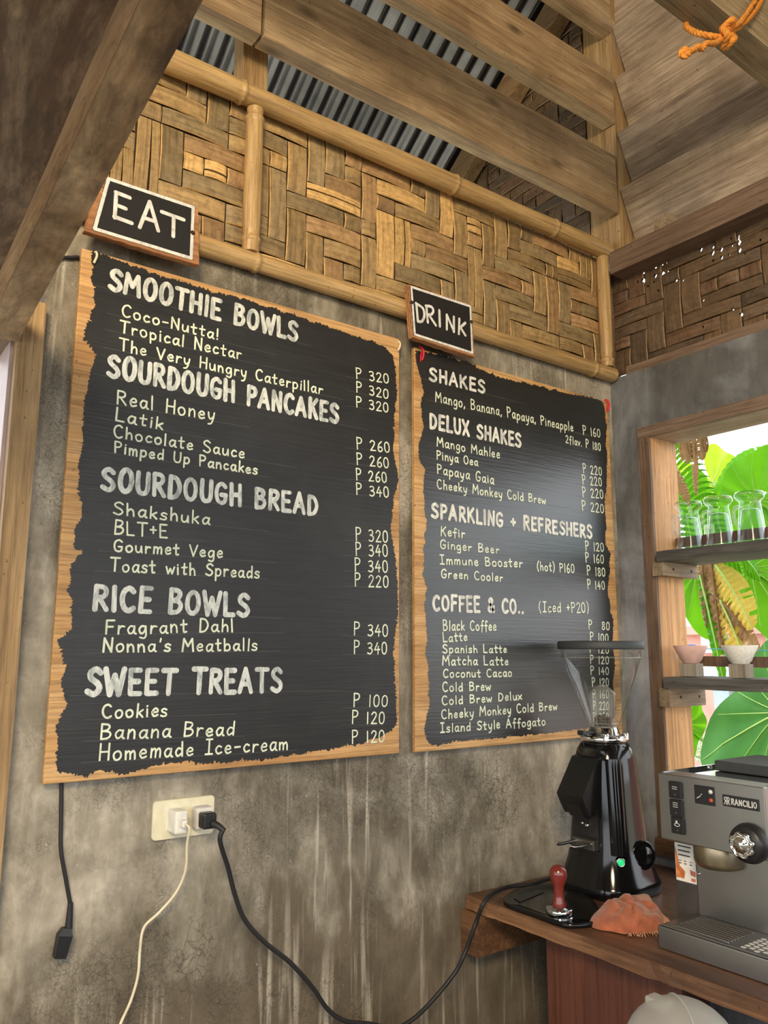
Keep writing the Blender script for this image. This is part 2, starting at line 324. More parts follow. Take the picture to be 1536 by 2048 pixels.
def mkmesh(name, mb, mat, off=Vector((0, 0, 0))):
    me = bpy.data.meshes.new(name); me.from_pydata([v-off for v in mb.v], [], mb.f)
    mats = mat if isinstance(mat, (list, tuple)) else [mat]
    for mm in mats: me.materials.append(mm)
    ca = me.color_attributes.new('tone', 'FLOAT_COLOR', 'CORNER'); ul = me.uv_layers.new(name='uv')
    i = 0
    for pi, poly in enumerate(me.polygons):
        poly.use_smooth = mb.sm[pi]; poly.material_index = mb.mi[pi]
        for k in range(poly.loop_total):
            ca.data[i].color = (*mb.c[pi], 1)
            if mb.uv[pi]: ul.data[i].uv = mb.uv[pi][k]
            i += 1
    me.update(); me.validate()
    return me
def tag(o, label=None, cat=None, group=None, kind=None):
    for k, v in (('label', label), ('category', cat), ('group', group), ('kind', kind)):
        if v: o[k] = v
    return o
class Thing:                                    # an Empty at the base of a thing; parts are given in world coordinates
    def __init__(s, name, label, cat, base, group=None, kind=None):
        s.base = Vector(base); s.o = bpy.data.objects.new(name, None); COL.objects.link(s.o); s.o.location = s.base; s.o.empty_display_size = .05
        tag(s.o, label, cat, group, kind)
    def part(s, name, mb, mat, parent=None, label=None):
        o = bpy.data.objects.new(name, mkmesh(name, mb, mat, s.base)); COL.objects.link(o); o.parent = parent or s.o
        if label: o['label'] = label
        return o
def solo(name, mb, mat, label=None, cat=None, group=None, kind=None):
    lo = Vector([min(v[i] for v in mb.v) for i in range(3)]); hi = Vector([max(v[i] for v in mb.v) for i in range(3)])
    b = Vector(((lo.x+hi.x)/2, (lo.y+hi.y)/2, lo.z))
    o = bpy.data.objects.new(name, mkmesh(name, mb, mat, b)); COL.objects.link(o); o.location = b; return tag(o, label, cat, group, kind)
def dup(o, delta):
    c = o.copy(); COL.objects.link(c); c.location = o.location + Vector(delta)
    for ch in o.children:
        k = ch.copy(); COL.objects.link(k); k.parent = c
        for g in ch.children:
            q = g.copy(); COL.objects.link(q); q.parent = k
    return c
def struct(name, mb, mat): return solo(name, mb, mat, kind='structure')
def rough_beam(a, b, seed=0, amp=.004, div=26):  # a sawn timber: a box whose long edges wander a little
    a, b = Vector(a), Vector(b); d = [abs(b[i]-a[i]) for i in range(3)]; ax = d.index(max(d))
    lo = Vector([min(a[i], b[i]) for i in range(3)]); hi = Vector([max(a[i], b[i]) for i in range(3)])
    o = [i for i in range(3) if i != ax]; rings = []
    for k in range(div+1):
        t = k/div; ring = []
        for s0, s1 in ((0, 0), (1, 0), (1, 1), (0, 1)):
            p = Vector((0, 0, 0)); p[ax] = lo[ax]+(hi[ax]-lo[ax])*t
            p[o[0]] = hi[o[0]] if s0 else lo[o[0]]; p[o[1]] = hi[o[1]] if s1 else lo[o[1]]
            nv = noise.noise_vector(Vector((t*d[ax]*3+seed*7.3, s0*9.1, s1*5.7+seed)))
            p[o[0]] += nv.x*amp; p[o[1]] += nv.y*amp; ring.append(p)
        rings.append(ring)
    return MB().loft(rings, True, False)

# ------------------------------------------------------------------ setting
ZB = 2.345      # top of the cement wall under the woven band
struct('floor', MB().box((-4.2, -4.6, -.12), (.12, .12, 0)), M['floor'])
struct('ground', MB().box((-25, -25, -.3), (25, 25, -.13)), M['ground'])
struct('wall_back', MB().box((-1.69, 0, 0), (.0, .14, ZB)).box((-4.2, 0, 0), (-2.9, .14, ZB)), M['concrete'])
# right wall with the window opening y -1.55..-.133, z .98..2.13
WY0, WY1, WZ0, WZ1, WT = -1.55, -.133, .99, 2.13, .14
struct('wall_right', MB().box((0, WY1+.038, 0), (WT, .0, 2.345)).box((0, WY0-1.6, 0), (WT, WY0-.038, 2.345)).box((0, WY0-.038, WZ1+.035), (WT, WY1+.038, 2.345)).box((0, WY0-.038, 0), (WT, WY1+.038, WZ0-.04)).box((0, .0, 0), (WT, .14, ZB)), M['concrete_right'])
# ledge of rougher render under the woven band on the right wall
# roof of corrugated sheet, ridge over the room
T36 = math.tan(math.radians(36)); RZ = 3.90
def corrugated(mb, x0, x1, y0, y1, slope, z0, pitch=.066, amp=.010):
    n = int((x1-x0)/pitch*8); ny = 2; v = []; f = []
    for j in range(ny):
        y = y0+(y1-y0)*j/(ny-1)
        for i in range(n+1):
            x = x0+(x1-x0)*i/n; v.append((x, y, z0+slope*y+amp*math.cos(2*PI*x/pitch)))
    for i in range(n): f.append((i, i+1, n+1+i+1, n+1+i))
    mb.add(v, f, True)
rf = MB(); corrugated(rf, -4.6, .34, -1.9, 1.25, -T36, RZ)
corrugated(rf, -4.6, .34, -5.4, -1.9, T36, RZ+2*1.9*T36)  # unseen rear slope, added to close off light from above
ro = solo('roof', rf, M['zinc'], kind='structure')
sd = ro.modifiers.new('thickness', 'SOLIDIFY'); sd.thickness = .0012
# window frame
wf = Thing('window_1', None, None, (0, -.84, WZ0-.04), kind='structure')
fr = MB()
wf.part('window_trim', MB().box((-.006, WY1, WZ0), (.004, WY1+.038, WZ1)), M['frame_dark'])
wf.part('window_trim', MB().box((-.006, WY0-.038, WZ1), (.004, WY1+.038, WZ1+.035)), M['header'])
wf.part('window_trim', MB().box((-.006, WY0-.038, WZ0), (.004, WY0, WZ1)), M['frame_dark'])
wf.part('window_jamb', MB().box((.0045, WY1, WZ0), (.130, WY1+.037, WZ1)), M['jamb'])
wf.part('window_jamb', MB().box((.0045, WY0-.037, WZ0), (.13, WY0, WZ1)), M['jamb'])
wf.part('window_head', MB().box((.0045, WY0, WZ1), (.135, WY1+.037, WZ1+.034)), M['plank'])
wf.part('window_sill', MB().box((-.018, WY0-.038, WZ0-.045), (.15, WY1+.04, WZ0)), M['counter'])
# left opening: post and head of the doorway beside the menu
dr = Thing('door_1', None, None, (-1.715, .06, 0), kind='structure')
dr.part('door_post', rough_beam((-1.735, -.03, 0), (-1.69, .19, 2.135), 3, .003), M['post'])
dr.part('door_head', rough_beam((-2.9, .0, 2.06), (-1.735, .14, 2.345), 4, .003), M['header'])
pj_ = MB().box((-1.742, .0, 0), (-1.7355, .185, 2.06)); dr.part('daylit_jamb_face', pj_, plain('lilac_daylit_jamb', (.52, .40, .40), .5))  # daylight on the post's reveal, painted as a lilac sheet
# upper wall above head on the left
# ------------------------------------------------------------------ woven bamboo panels
def weave(mb, back, org, ux, uz, nrm, W, H, cw, ch, seed, bright=.10, holes=(), gap=.0013, poly=None, dull=1.0, tint=(1, 1, 1)):
    rnd = random.Random(seed); ux, uz, nrm, org = Vector(ux), Vector(uz), Vector(nrm), Vector(org)
    nx, nz = int(math.ceil(W/cw)), int(math.ceil(H/ch))
    xs = [i*cw+rnd.uniform(-.004, .004) for i in range(nx+1)]; zs = [j*ch+rnd.uniform(-.003, .003) for j in range(nz+1)]
    xs[0] = 0; zs[0] = 0; xs[nx] = W; zs[nz] = H
    tri = lambda a, P: abs((a % (2*P))-P)
    hor = [[((i + tri(j+1, 5) if (i//7) % 2 == 0 else -i + tri(j+1, 5)) % 6) < 3 for i in range(nx)] for j in range(nz)]
    def P(x, z, d): return org+ux*x+uz*z+nrm*d
    def ok(x, z): return poly is None or poly(x, z)
    def strip(x0, x1, z0, z1, along):
        if not ok((x0+x1)/2, (z0+z1)/2): return
        r = rnd.random(); k = rnd.uniform(.72, 1.2)*dull
        if r < bright: base = (.66, .42, .17)
        elif r < .45: base = (.37, .25, .115)
        elif r < .75: base = (.33, .24, .125)
        else: base = (.42, .26, .125)
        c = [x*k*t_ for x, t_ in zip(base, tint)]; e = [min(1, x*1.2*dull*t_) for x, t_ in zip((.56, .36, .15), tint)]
        L = (x1-x0) if along else (z1-z0); Wd = (z1-z0) if along else (x1-x0)
        parts = [(0, 1)]
        if r < bright*1.6 and rnd.random() < .7: q = rnd.uniform(.35, .65); parts = [(0, q-.03), (q+.03, 1)]
        off = rnd.uniform(-.6, .6)*.004
        for a, b in parts:
            prof = [(0, .0008), (.12, .004), (.5, .0068), (.88, .004), (1, .0008)]
            skew0, skew1 = rnd.uniform(-.0015, .0015), rnd.uniform(-.0015, .0015)
            vv = []; ff = []; tt = []; uu = []; u0 = rnd.random()*9; v0 = rnd.random()*9
            for t, h in prof:
                for w, dd in ((a, -.003), (a+.04*(b-a), 0), (b-.04*(b-a), 0), (b, -.003)):
                    sk = skew0*(1-t)+skew1*t
                    if along: vv.append(P(x0+t*(x1-x0), z0+w*(z1-z0)+sk, max(.0002, h+dd+off*.3+.001)))
                    else: vv.append(P(x0+w*(x1-x0)+sk, z0+t*(z1-z0), max(.0002, h+dd+off*.3+.001)))
            for i in range(4):
                for k2 in range(3):
                    q = (i*4+k2, (i+1)*4+k2, (i+1)*4+k2+1, i*4+k2+1)
                    if not along: q = q[::-1]
                    ff.append(q); tt.append(c if k2 == 1 else e)
                    U = [(u0+prof[i+di][0]*L, v0+(k2+dk)*Wd/3) for di, dk in ((0, 0), (1, 0), (1, 1), (0, 1))]
                    uu.append(U if along else U[::-1])
            mb.add(vv, ff, False, tt, uu)
    g = gap
    for j in range(nz):
        i = 0
        while i < nx:
            if hor[j][i]:
                k = i
                while k < nx and hor[j][k] and k-i < 3: k += 1
                strip(xs[i]+g, xs[k]-g, zs[j]+g, zs[j+1]-g, True); i = k
            else: i += 1
    for i in range(nx):
        j = 0
        while j < nz:
            if not hor[j][i]:
                k = j
                while k < nz and not hor[k][i] and k-j < 4: k += 1
                strip(xs[i]+g, xs[i+1]-g, zs[j]+g, zs[k]-g, False); j = k
            else: j += 1
    # backing strips with small openings at some crossings
    for j in range(nz):
        for i in range(nx):
            x0, x1, z0, z1 = xs[i], xs[i+1], zs[j], zs[j+1]
            if not ok((x0+x1)/2, (z0+z1)/2): continue
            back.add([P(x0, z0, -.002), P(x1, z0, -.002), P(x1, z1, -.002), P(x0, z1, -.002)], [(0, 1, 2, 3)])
    return xs, zs
def punch(mb_list, pts, nrm):
    pass
wm, wb = MB(), MB()
weave(wm, wb, (-1.69, .012, ZB+.01), (1, 0, 0), (0, 0, 1), (0, -1, 0), 1.68, .40, .0525, .0445, 11, bright=.15)
t = Thing('woven_bamboo_panel', 'woven bamboo wall panel above the menu boards between two bamboo rails', 'wall panel', (-.85, .012, ZB+.01))
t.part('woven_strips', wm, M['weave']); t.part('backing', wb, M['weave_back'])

def holed_weave(name, label, org, ux, uz, nrm, W, H, cw, ch, seed, pts, poly=None, dull=.6, bright=.0):
    """woven panel with daylight pinholes: strips and backing are cut away in small diamonds at pts"""
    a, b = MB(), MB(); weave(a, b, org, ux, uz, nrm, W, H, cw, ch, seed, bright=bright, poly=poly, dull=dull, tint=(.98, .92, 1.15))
    t = Thing(name, label, 'wall panel', Vector(org)+Vector(ux)*W/2)
    o1 = t.part('woven_strips', a, M['weave']); o2 = t.part('backing', b, M['weave_back'])
    ux, uz, nrm, org = Vector(ux), Vector(uz), Vector(nrm), Vector(org)
    for o in (o1, o2):
        bm = bmesh.new(); bm.from_mesh(o.data)
        for (x, z, r) in pts:
            c = org+ux*x+uz*z - t.base
            def near(): return [f for f in bm.faces if (f.calc_center_median()-c).length < .16]
            dirs = [(1, .7), (1, -.7), (-1, .7), (-1, -.7)]
            # carve the diamond: bisect neighbouring faces along its four sides, then drop what lies inside
            fs = near()
            for dx, dz in dirs:
                n = (ux*dx+uz*dz).normalized(); pc = c+n*r
                fs = [f for f in bm.faces if f.is_valid and (f.calc_center_median()-c).length < .16]
                es = {e for f in fs for e in f.edges}; vs = {v for f in fs for v in f.verts}
                bmesh.ops.bisect_plane(bm, geom=list(fs)+list(es)+list(vs), plane_co=pc, plane_no=n, dist=1e-6)
            dead = []
            for f in bm.faces:
                d = f.calc_center_median()-c
                if all(d.dot((ux*dx+uz*dz).normalized()) < r+1e-5 for dx, dz in dirs) and abs(d.dot(nrm)) < .03: dead.append(f)
            bmesh.ops.delete(bm, geom=dead, context='FACES')
        bm.to_mesh(o.data); bm.free()
    return t
# right wall band: pinholes measured in the photo
ph = [(338,541,9),(393,518,8),(467,487,10),(556,455,11),(600,440,6),(630,427,6),(469,551,9),(438,562,6),(556,522,10),(602,502,9),(635,490,4),(793,313,6),(812,305,6),(867,280,11),(866,341,9),(940,245,12),(1045,205,6),(1066,193,8),(1115,173,7),(1186,143,10),(1005,342,9),(947,367,10),(945,324,6),(1074,268,5),(1126,293,10),(1121,248,5),(1129,345,9),(1007,397,8),(952,418,6),(1076,314,5),(1058,378,5),(1276,279,6),(880,686,5),(883,869,5),(1138,782,6),(1080,747,4)]
pts = []
for cx, cy, r in ph:
    Q = onX(1150+cx/3.415, 400+cy/3.415, .03)
    pts.append((-Q.y, Q.z-2.36, .00052*r))
pts += [(random.uniform(.1, 1.2), random.uniform(.22, .30), .003) for _ in range(14)]
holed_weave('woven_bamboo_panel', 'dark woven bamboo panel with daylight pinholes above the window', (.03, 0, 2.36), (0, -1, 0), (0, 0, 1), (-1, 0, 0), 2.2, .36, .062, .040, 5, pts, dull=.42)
# gable beyond the back wall, under the rafter
gp = []
for cx, cy in ((525,585),(522,605),(527,640),(560,600),(565,620),(585,585),(632,640),(635,680),(660,675),(662,700),(690,680),(688,705),(712,715),(725,680),(755,690),(735,735),(840,740),(842,765),(868,780),(745,340),(742,365),(765,460),(770,430),(797,410),(800,440),(830,430),(828,480),(822,130),(846,85),(740,440)):
    Q = onX(700+cx/1.837, cy/1.837, .0)
    gp.append((Q.y-.05, Q.z-2.7, .0026))
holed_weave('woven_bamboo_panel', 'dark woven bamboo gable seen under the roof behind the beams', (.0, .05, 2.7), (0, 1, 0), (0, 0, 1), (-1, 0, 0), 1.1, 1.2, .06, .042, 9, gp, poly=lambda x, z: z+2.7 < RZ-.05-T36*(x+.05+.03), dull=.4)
# rafters under the roof sheet along the gable
def rafter(x0, x1, y0, y1, dz0, dz1, label, seed):
    n = 12; rings = []
    for k in range(n+1):
        y = y0+(y1-y0)*k/n; z = RZ-T36*y
        rings.append([(x0, y, z-dz1), (x1, y, z-dz1), (x1, y, z-dz0), (x0, y, z-dz0)])
    solo('rafter', MB().loft(rings, True, False), M['beam_y'], label, 'rafter')
M['beam_y'] = wood('rafter_timber', (.15, .085, .04), (.25, .155, .075), (.35, .235, .125), 'Y')
rafter(-.075, -.020, .075, 1.2, .02, .15, 'sloping rafter along the corrugated roof edge behind the beams', 1)
solo('roof_purlin', rough_beam((-4.4, .78, 3.15), (-.065, .83, 3.23), 8), M['beam'], 'timber purlin under the lower roof behind the wall', 'purlin') if False else None

# ------------------------------------------------------------------ posts, beams, planks
solo('corner_post', rough_beam((.002, -.066, 2.765), (.07, .072, 3.97), 2, .002), M['post'], 'squared corner post where beam ends and right wall planks meet', 'post')
solo('stud', rough_beam((-1.289, .02, 2.745), (-1.222, .07, 4.0-.16), 6, .003), M['post'], 'short upright stud above the bamboo rail behind the lowest beam', 'stud')
solo('timber_beam', rough_beam((-3.6, -.07, 2.885), (-1.288, -.022, 3.085), 21, .003), M['beam'], 'left end section of the lowest beam, left of the butt joint', 'beam', 'timber beams above the back wall')
solo('timber_beam', rough_beam((-1.280, -.07, 2.883), (-.012, -.022, 3.083), 22, .003), M['beam'], 'lowest long timber beam above the bamboo rail, right of its joint', 'beam', 'timber beams above the back wall')
solo('timber_beam', rough_beam((-3.6, -.07, 3.205), (-.005, -.022, 3.385), 23, .003), M['beam'], 'middle long timber beam between two gaps of corrugated roof', 'beam', 'timber beams above the back wall')
solo('timber_beam', rough_beam((-3.6, -.07, 3.545), (.0, -.022, 3.73), 24, .003), M['beam'], 'topmost timber beam at the upper edge of the photo', 'beam', 'timber beams above the back wall')
labs = ['lowest tilted plank on the right wall, just over the dark header', 'second tilted plank up on the right wall', 'third tilted plank up on the right wall, behind the roped beam', 'topmost tilted plank on the right wall beside the corner post']
for k in range(4):
    zt = 2.970+k*.2; z0 = zt-.205
    xo = .10; q = MB()
    y0, y1 = -.072, -2.6; n = 16; rings = []
    for i in range(n+1):
        y = y0+(y1-y0)*i/n; w = noise.noise(Vector((y*2, k*4.1, 0)))*.004
        rings.append([(xo-.010+w, y, z0+w), (xo+.016, y, z0+w), (.030, y, zt+w*.6), (.003+w, y, zt+w*.6)])
    q.loft(rings, True, False); solo('wall_plank', q, M['plank'], labs[k], 'plank', 'tilted planks on the right wall')
struct('unseen_gable', MB().prism([(.03, -.0, 3.60), (.03, -3.6, 3.60), (.03, -3.6, RZ+2*1.9*T36-3.6*T36-.03), (.03, -1.9, RZ+1.9*T36-.03), (.03, 0, RZ-.03)], (.03, 0, 0)), M['plank'])  # unseen boarding, added to stop sun leaking onto the beams
struct('unseen_wall_front', MB().box((-4.2, -3.74, 0), (.0, -3.6, 1.0)).box((-4.2, -3.74, 2.35), (.0, -3.6, 4.0)), M['concrete_right'])  # unseen wall added to darken reflections; its open band shapes the light
struct('unseen_wall_left', MB().box((-4.34, -3.6, 0), (-4.2, .14, 1.0)).box((-4.34, -3.6, 2.35), (-4.2, .14, 3.8)), M['concrete_right'])  # unseen wall added to cut daylight down to an open band
solo('header_beam', rough_beam((-.045, -2.6, 2.668), (.028, -.055, 2.742), 31, .003), M['header'], 'dark brown header beam along the top of the right woven panel', 'beam')
solo('sill_plate', rough_beam((.002, -2.2, 2.345), (.05, -.06, 2.372), 32, .003), M['header'], 'thin dark plate under the right woven panel', 'plate') 
bk = onX(1335, 440, .0)
solo('wood_block', MB().prism([(-.03, bk.y-.02, 2.745), (-.03, bk.y+.028, 2.745), (-.03, bk.y+.028, 2.785), (-.03, bk.y-.02, 2.79)], (.06, 0, 0)), M['block'], 'small wood offcut sitting on the dark header beam', 'wood block')
struct('trim_2', MB().box((.071, -.0715, 2.765), (.13, .0, 3.95)), M['post'])
struct('trim_1', MB().box((-.008, -.004, ZB), (.05, .06, 2.764)), M['header'])
# near beam with the rope
fb = rough_beam((-1.7, -.70, 2.94), (-.0, -.625, 3.10), 41, .003)
solo('timber_beam', fb, wood('near_beam', (.20, .15, .08), (.33, .26, .16), (.47, .39, .27), 'X'), 'near beam at the upper right with orange rope tied round it', 'beam')
# orange rope: a loop round the beam, a knot and a tail
def rope(path, r=.0062):
    P = spline(path, 10); m = MB()
    for ph0 in (0, 2.09, 4.19):
        pts = []; prev = None; L = 0
        for i, p in enumerate(P):
            d = (P[min(i+1, len(P)-1)]-P[max(i-1, 0)]).normalized()
            a = d.orthogonal().normalized() if prev is None else (prev-d*prev.dot(d)).normalized(); prev = a
            if i: L += (p-P[i-1]).length
            th = ph0+L/.034*2*PI; pts.append(p+(a*math.cos(th)+d.cross(a)*math.sin(th))*r*.55)
        m.tube(pts, r*.62, 6)
    return m
R = lambda px, py, y=-.715: onY(px, py, y)
rp = Thing('rope', 'orange rope knotted around the near beam at upper right', 'rope', (-.35, -.71, 2.9))
K = R(1450, 72, -.722)
def sub(a, b, c): return K+Vector((a, b, c))
ybot = -.735
rp.part('rope_loop', rope([R(1531, -20, -.71), R(1515, 15, -.712), R(1490, 45, -.718), K, R(1420, 72, -.71), R(1395, 66, -.69), R(1378, 58, -.66), R(1372, 50, -.63), R(1374, 35, -.612)]), M['orange_rope'])
rp.part('rope_strand', rope([R(1524, -20, -.712), R(1498, 20, -.72), R(1478, 48, -.726), sub(0, -.006, .012)]), M['orange_rope'])
kn = [sub(.03*math.cos(a)*(.6+.4*math.sin(2*a)), -.008+.012*math.sin(3*a), .026*math.sin(a)) for a in [i*PI/4 for i in range(17)]]
rp.part('rope_knot', rope(kn, .0068), M['orange_rope'])
rp.part('rope_tail', rope([K, R(1432, 86, -.725), R(1412, 88, -.73), R(1404, 98, -.73), R(1396, 94, -.73), R(1385, 101, -.73), R(1371, 106, -.73)]), M['orange_rope'])
rp.part('rope_knot', rope([R(1372, 99, -.73), R(1377, 107, -.738), R(1368, 113, -.735), R(1362, 106, -.728), R(1370, 100, -.735), R(1375, 112, -.73)], .006), M['orange_rope'])
# bamboo rails
def bamboo(p0, p1, r, nodes, mat, label, group=None, flat=1.0):
    p0, p1 = Vector(p0), Vector(p1); n = 60; prof = []
    d = p1-p0; L = d.length; m = MB()
    for i in range(n+1):
        z = L*i/n; b = 0
        for q in nodes:
            b += .0035*math.exp(-((z-q)/.006)**2)
        prof.append((r+b+.0012*math.sin(z*9), z))
    zz = sorted(set([z for _, z in prof]+[q+k*.003 for q in nodes for k in range(-4, 5)])); prof = []
    for z in zz:
        if z < 0 or z > L: continue
        prof.append((r+sum(.0032*math.exp(-((z-q)/.005)**2)-.0015*math.exp(-((z-q-.012)/.006)**2) for q in nodes)+.0012*math.sin(z*9), z))
    m.lathe(prof, p0, d, 20)
    return solo('bamboo_pole', m, mat, label, 'bamboo pole', group)
bamboo((-1.69, -.024, 2.750), (-.012, -.022, 2.768), .026, [.38, 1.02, 1.42], M['bamboo'], 'upper horizontal bamboo rail over the woven panel')
bamboo((-1.69, -.022, 2.352), (-.012, -.020, 2.353), .022, [.43, 1.0, 1.58], M['bamboo'], 'lower horizontal bamboo rail along the cement wall top')
bamboo((-1.272, -.020, 2.372), (-1.272, -.020, 2.728), .0195, [.03, .33], M['bamboo_v'], 'upright bamboo pole dividing the woven panel above the left board')
bamboo((-.036, -.020, 2.374), (-.036, -.020, 2.742), .0195, [.02], M['bamboo_v'], 'upright bamboo pole in the corner beside the right wall')

# ------------------------------------------------------------------ propped shutter at the upper left
sl = .145
def SZ(y): return 2.049+sl*(-.027-y)
sh = Thing('shutter', 'brown plywood shutter propped open overhead at the upper left', 'shutter', (-2.3, -.03, 2.05))
def slab(x0, x1, y0, y1, z0, z1, n=10, amp=.003, seed=0):
    rings = []
    for k in range(n+1):
        y = y0+(y1-y0)*k/n; w = noise.noise(Vector((y*3, seed, x0)))*amp
        rings.append([(x0+w, y, SZ(y)+z0), (x1+w, y, SZ(y)+z0), (x1+w, y, SZ(y)+z1), (x0+w, y, SZ(y)+z1)])
    return MB().loft(rings, True, False)
sh.part('stile', slab(-1.790, -1.735, -.028, -1.5, 0, .028), M['shutter_frame'])
sh.part('lit_side_strip', slab(-1.801, -1.7905, -.028, -1.5, -.001, .028), M['beam_y2'])  # added lighter strip standing for the lit side face of the stile
sh.part('panel', slab(-3.0, -1.737, -.03, -1.5, .0285, .042), M['shutter_ply'])
sh.part('stile', slab(-3.0, -2.93, -.028, -1.5, 0, .028), M['shutter_frame'])

# ------------------------------------------------------------------ menu boards
GL = {}
def G(ch, w, *st):
    out = []
    for s_ in st:
        kind, body = s_[0], s_[1:]
        P = [tuple(float(q) for q in a.split(',')) for a in body.split(';')]
        out.append((kind, P))
    GL[ch] = (w, out)
G('A', .64, 'l0,0;.3,1;.6,0', 'l.12,.34;.48,.34'); G('B', .55, 'l.05,0;.05,1', 's.05,1;.38,.95;.45,.76;.3,.57;.05,.53', 's.05,.53;.42,.48;.52,.27;.38,.05;.05,0')
G('C', .56, 's.52,.86;.35,1;.12,.86;.03,.5;.12,.14;.32,0;.53,.12'); G('D', .57, 'l.05,0;.05,1', 's.05,1;.36,.92;.53,.5;.36,.08;.05,0')
G('E', .5, 'l.05,0;.05,1', 'l.05,1;.47,1', 'l.05,.52;.4,.52', 'l.05,0;.48,0'); G('F', .48, 'l.05,0;.05,1', 'l.05,1;.47,1', 'l.05,.52;.4,.52')
G('G', .58, 's.52,.85;.33,1;.1,.85;.03,.5;.1,.13;.32,0;.5,.12;.53,.42', 'l.54,.42;.3,.42'); G('H', .56, 'l.05,0;.05,1', 'l.52,0;.52,1', 'l.05,.5;.52,.5')
G('I', .14, 'l.07,0;.07,1'); G('|', .42, 'l.21,0;.21,1', 'l.02,1;.4,1', 'l.0,0;.42,0')
G('K', .54, 'l.05,0;.05,1', 'l.5,1;.07,.45', 'l.2,.58;.52,0'); G('L', .47, 'l.05,1;.05,0;.46,0'); G('M', .72, 'l0,0;.08,1;.35,.4;.62,1;.7,0')
G('N', .56, 'l.04,0;.06,1;.5,0;.52,1'); G('O', .6, 'c.3,1;.1,.85;.03,.5;.1,.15;.3,0;.5,.15;.57,.5;.5,.85')
G('P', .5, 'l.07,0;.05,1', 's.05,1;.38,.96;.48,.76;.36,.54;.06,.48'); G('R', .54, 'l.05,0;.05,1', 's.05,1;.38,.96;.47,.76;.36,.56;.06,.5', 'l.2,.5;.53,0')
G('S', .53, 's.5,.86;.3,1;.08,.86;.12,.64;.42,.42;.5,.2;.3,0;.02,.12'); G('T', .6, 'l0,1;.6,1', 'l.3,1;.3,0')
G('U', .58, 's.05,1;.05,.3;.16,.04;.3,0;.45,.06;.53,.3;.53,1'); G('V', .56, 'l0,1;.28,0;.56,1'); G('W', .8, 'l0,1;.2,0;.4,.75;.58,0;.8,1')
G('X', .54, 'l0,1;.54,0', 'l.52,1;.02,0'); G('&', .56, 's.55,0;.2,.6;.12,.85;.28,1;.42,.85;.3,.62;.08,.35;.05,.12;.22,0;.42,.1;.55,.4'); G('+', .4, 'l.02,.45;.38,.45', 'l.2,.22;.2,.68')
G('a', .46, 's.41,.5;.2,.56;.04,.3;.12,.03;.27,.06;.39,.3;.42,.53', 's.42,.55;.4,.1;.5,.0'); G('b', .44, 'l.05,1;.05,0', 's.05,.3;.2,.55;.38,.45;.4,.14;.22,0;.05,.1')
G('c', .4, 's.38,.48;.2,.56;.04,.3;.15,.02;.4,.1'); G('d', .46, 's.4,.45;.2,.56;.04,.28;.15,0;.38,.18', 'l.42,1;.42,0'); G('e', .42, 's.05,.3;.36,.33;.34,.52;.18,.56;.04,.3;.15,.02;.4,.1')
G('f', .36, 's.4,.92;.28,1;.17,.85;.17,.4;.15,-.12', 'l.0,.5;.34,.52'); G('g', .46, 's.41,.5;.2,.56;.04,.3;.12,.03;.27,.06;.39,.3;.42,.53', 's.42,.55;.42,-.1;.3,-.34;.06,-.28')
G('h', .44, 'l.05,1;.05,0', 's.05,.3;.22,.55;.37,.42;.4,0'); G('i', .14, 'l.07,.55;.07,0', 'l.06,.76;.08,.78'); G('k', .42, 'l.05,1;.05,0', 'l.38,.55;.06,.25', 'l.14,.32;.4,0'); G('l', .14, 'l.07,1;.07,0')
G('m', .62, 'l.05,.55;.05,0', 's.05,.35;.2,.55;.3,.4;.3,0', 's.3,.35;.46,.55;.56,.4;.57,0'); G('n', .44, 'l.05,.55;.05,0', 's.05,.3;.22,.55;.37,.42;.4,0')
G('o', .46, 'c.22,.56;.06,.45;.03,.25;.12,.03;.26,0;.4,.12;.43,.32;.36,.5'); G('p', .46, 'l.05,.55;.05,-.36', 's.05,.35;.2,.56;.4,.44;.4,.14;.22,0;.05,.1'); G('r', .36, 'l.05,.55;.05,0', 's.05,.28;.18,.52;.36,.5')
G('s', .38, 's.36,.48;.2,.56;.06,.46;.1,.33;.3,.24;.34,.1;.2,0;.0,.06'); G('t', .38, 's.17,.9;.17,.15;.22,.02;.34,.05', 'l.0,.57;.37,.6'); G('u', .46, 's.04,.55;.05,.15;.18,0;.34,.12;.41,.5', 'l.41,.55;.44,0')
G('v', .4, 'l.0,.55;.2,0;.4,.55'); G('w', .58, 'l.0,.55;.14,0;.29,.42;.43,0;.58,.55'); G('x', .42, 'l0,.55;.42,0', 'l.4,.55;.0,0'); G('y', .44, 's.04,.55;.08,.2;.2,.05;.34,.2', 's.42,.56;.36,.05;.24,-.3;.06,-.36')
G('0', .5, 'c.25,1;.08,.85;.03,.5;.08,.13;.25,0;.42,.15;.47,.5;.42,.86'); G('1', .2, 'l.1,1;.1,0'); G('2', .5, 's.04,.8;.2,1;.42,.88;.38,.58;.04,.0', 'l.04,0;.5,.02'); G('3', .46, 's.04,.92;.25,1;.4,.85;.34,.62;.15,.54', 's.15,.54;.38,.46;.44,.22;.26,0;.02,.08')
G('4', .5, 'l.28,1;.02,.36;.5,.4', 'l.36,.68;.34,0'); G('6', .46, 's.38,1;.15,.75;.04,.35;.12,.03;.3,.0;.44,.2;.36,.42;.2,.44;.06,.26'); G('8', .46, 's.38,.9;.22,1;.06,.85;.12,.62;.36,.4;.42,.15;.22,0;.04,.15;.1,.38;.34,.62;.4,.86')
G(',', .14, 'l.1,.08;.03,-.14'); G('.', .14, 'l.05,.02;.08,.03'); G('!', .16, 'l.08,1;.08,.3', 'l.07,.04;.09,.05'); G("'", .16, 'l.08,1;.05,.76'); G('-', .42, 'l.04,.4;.38,.42')
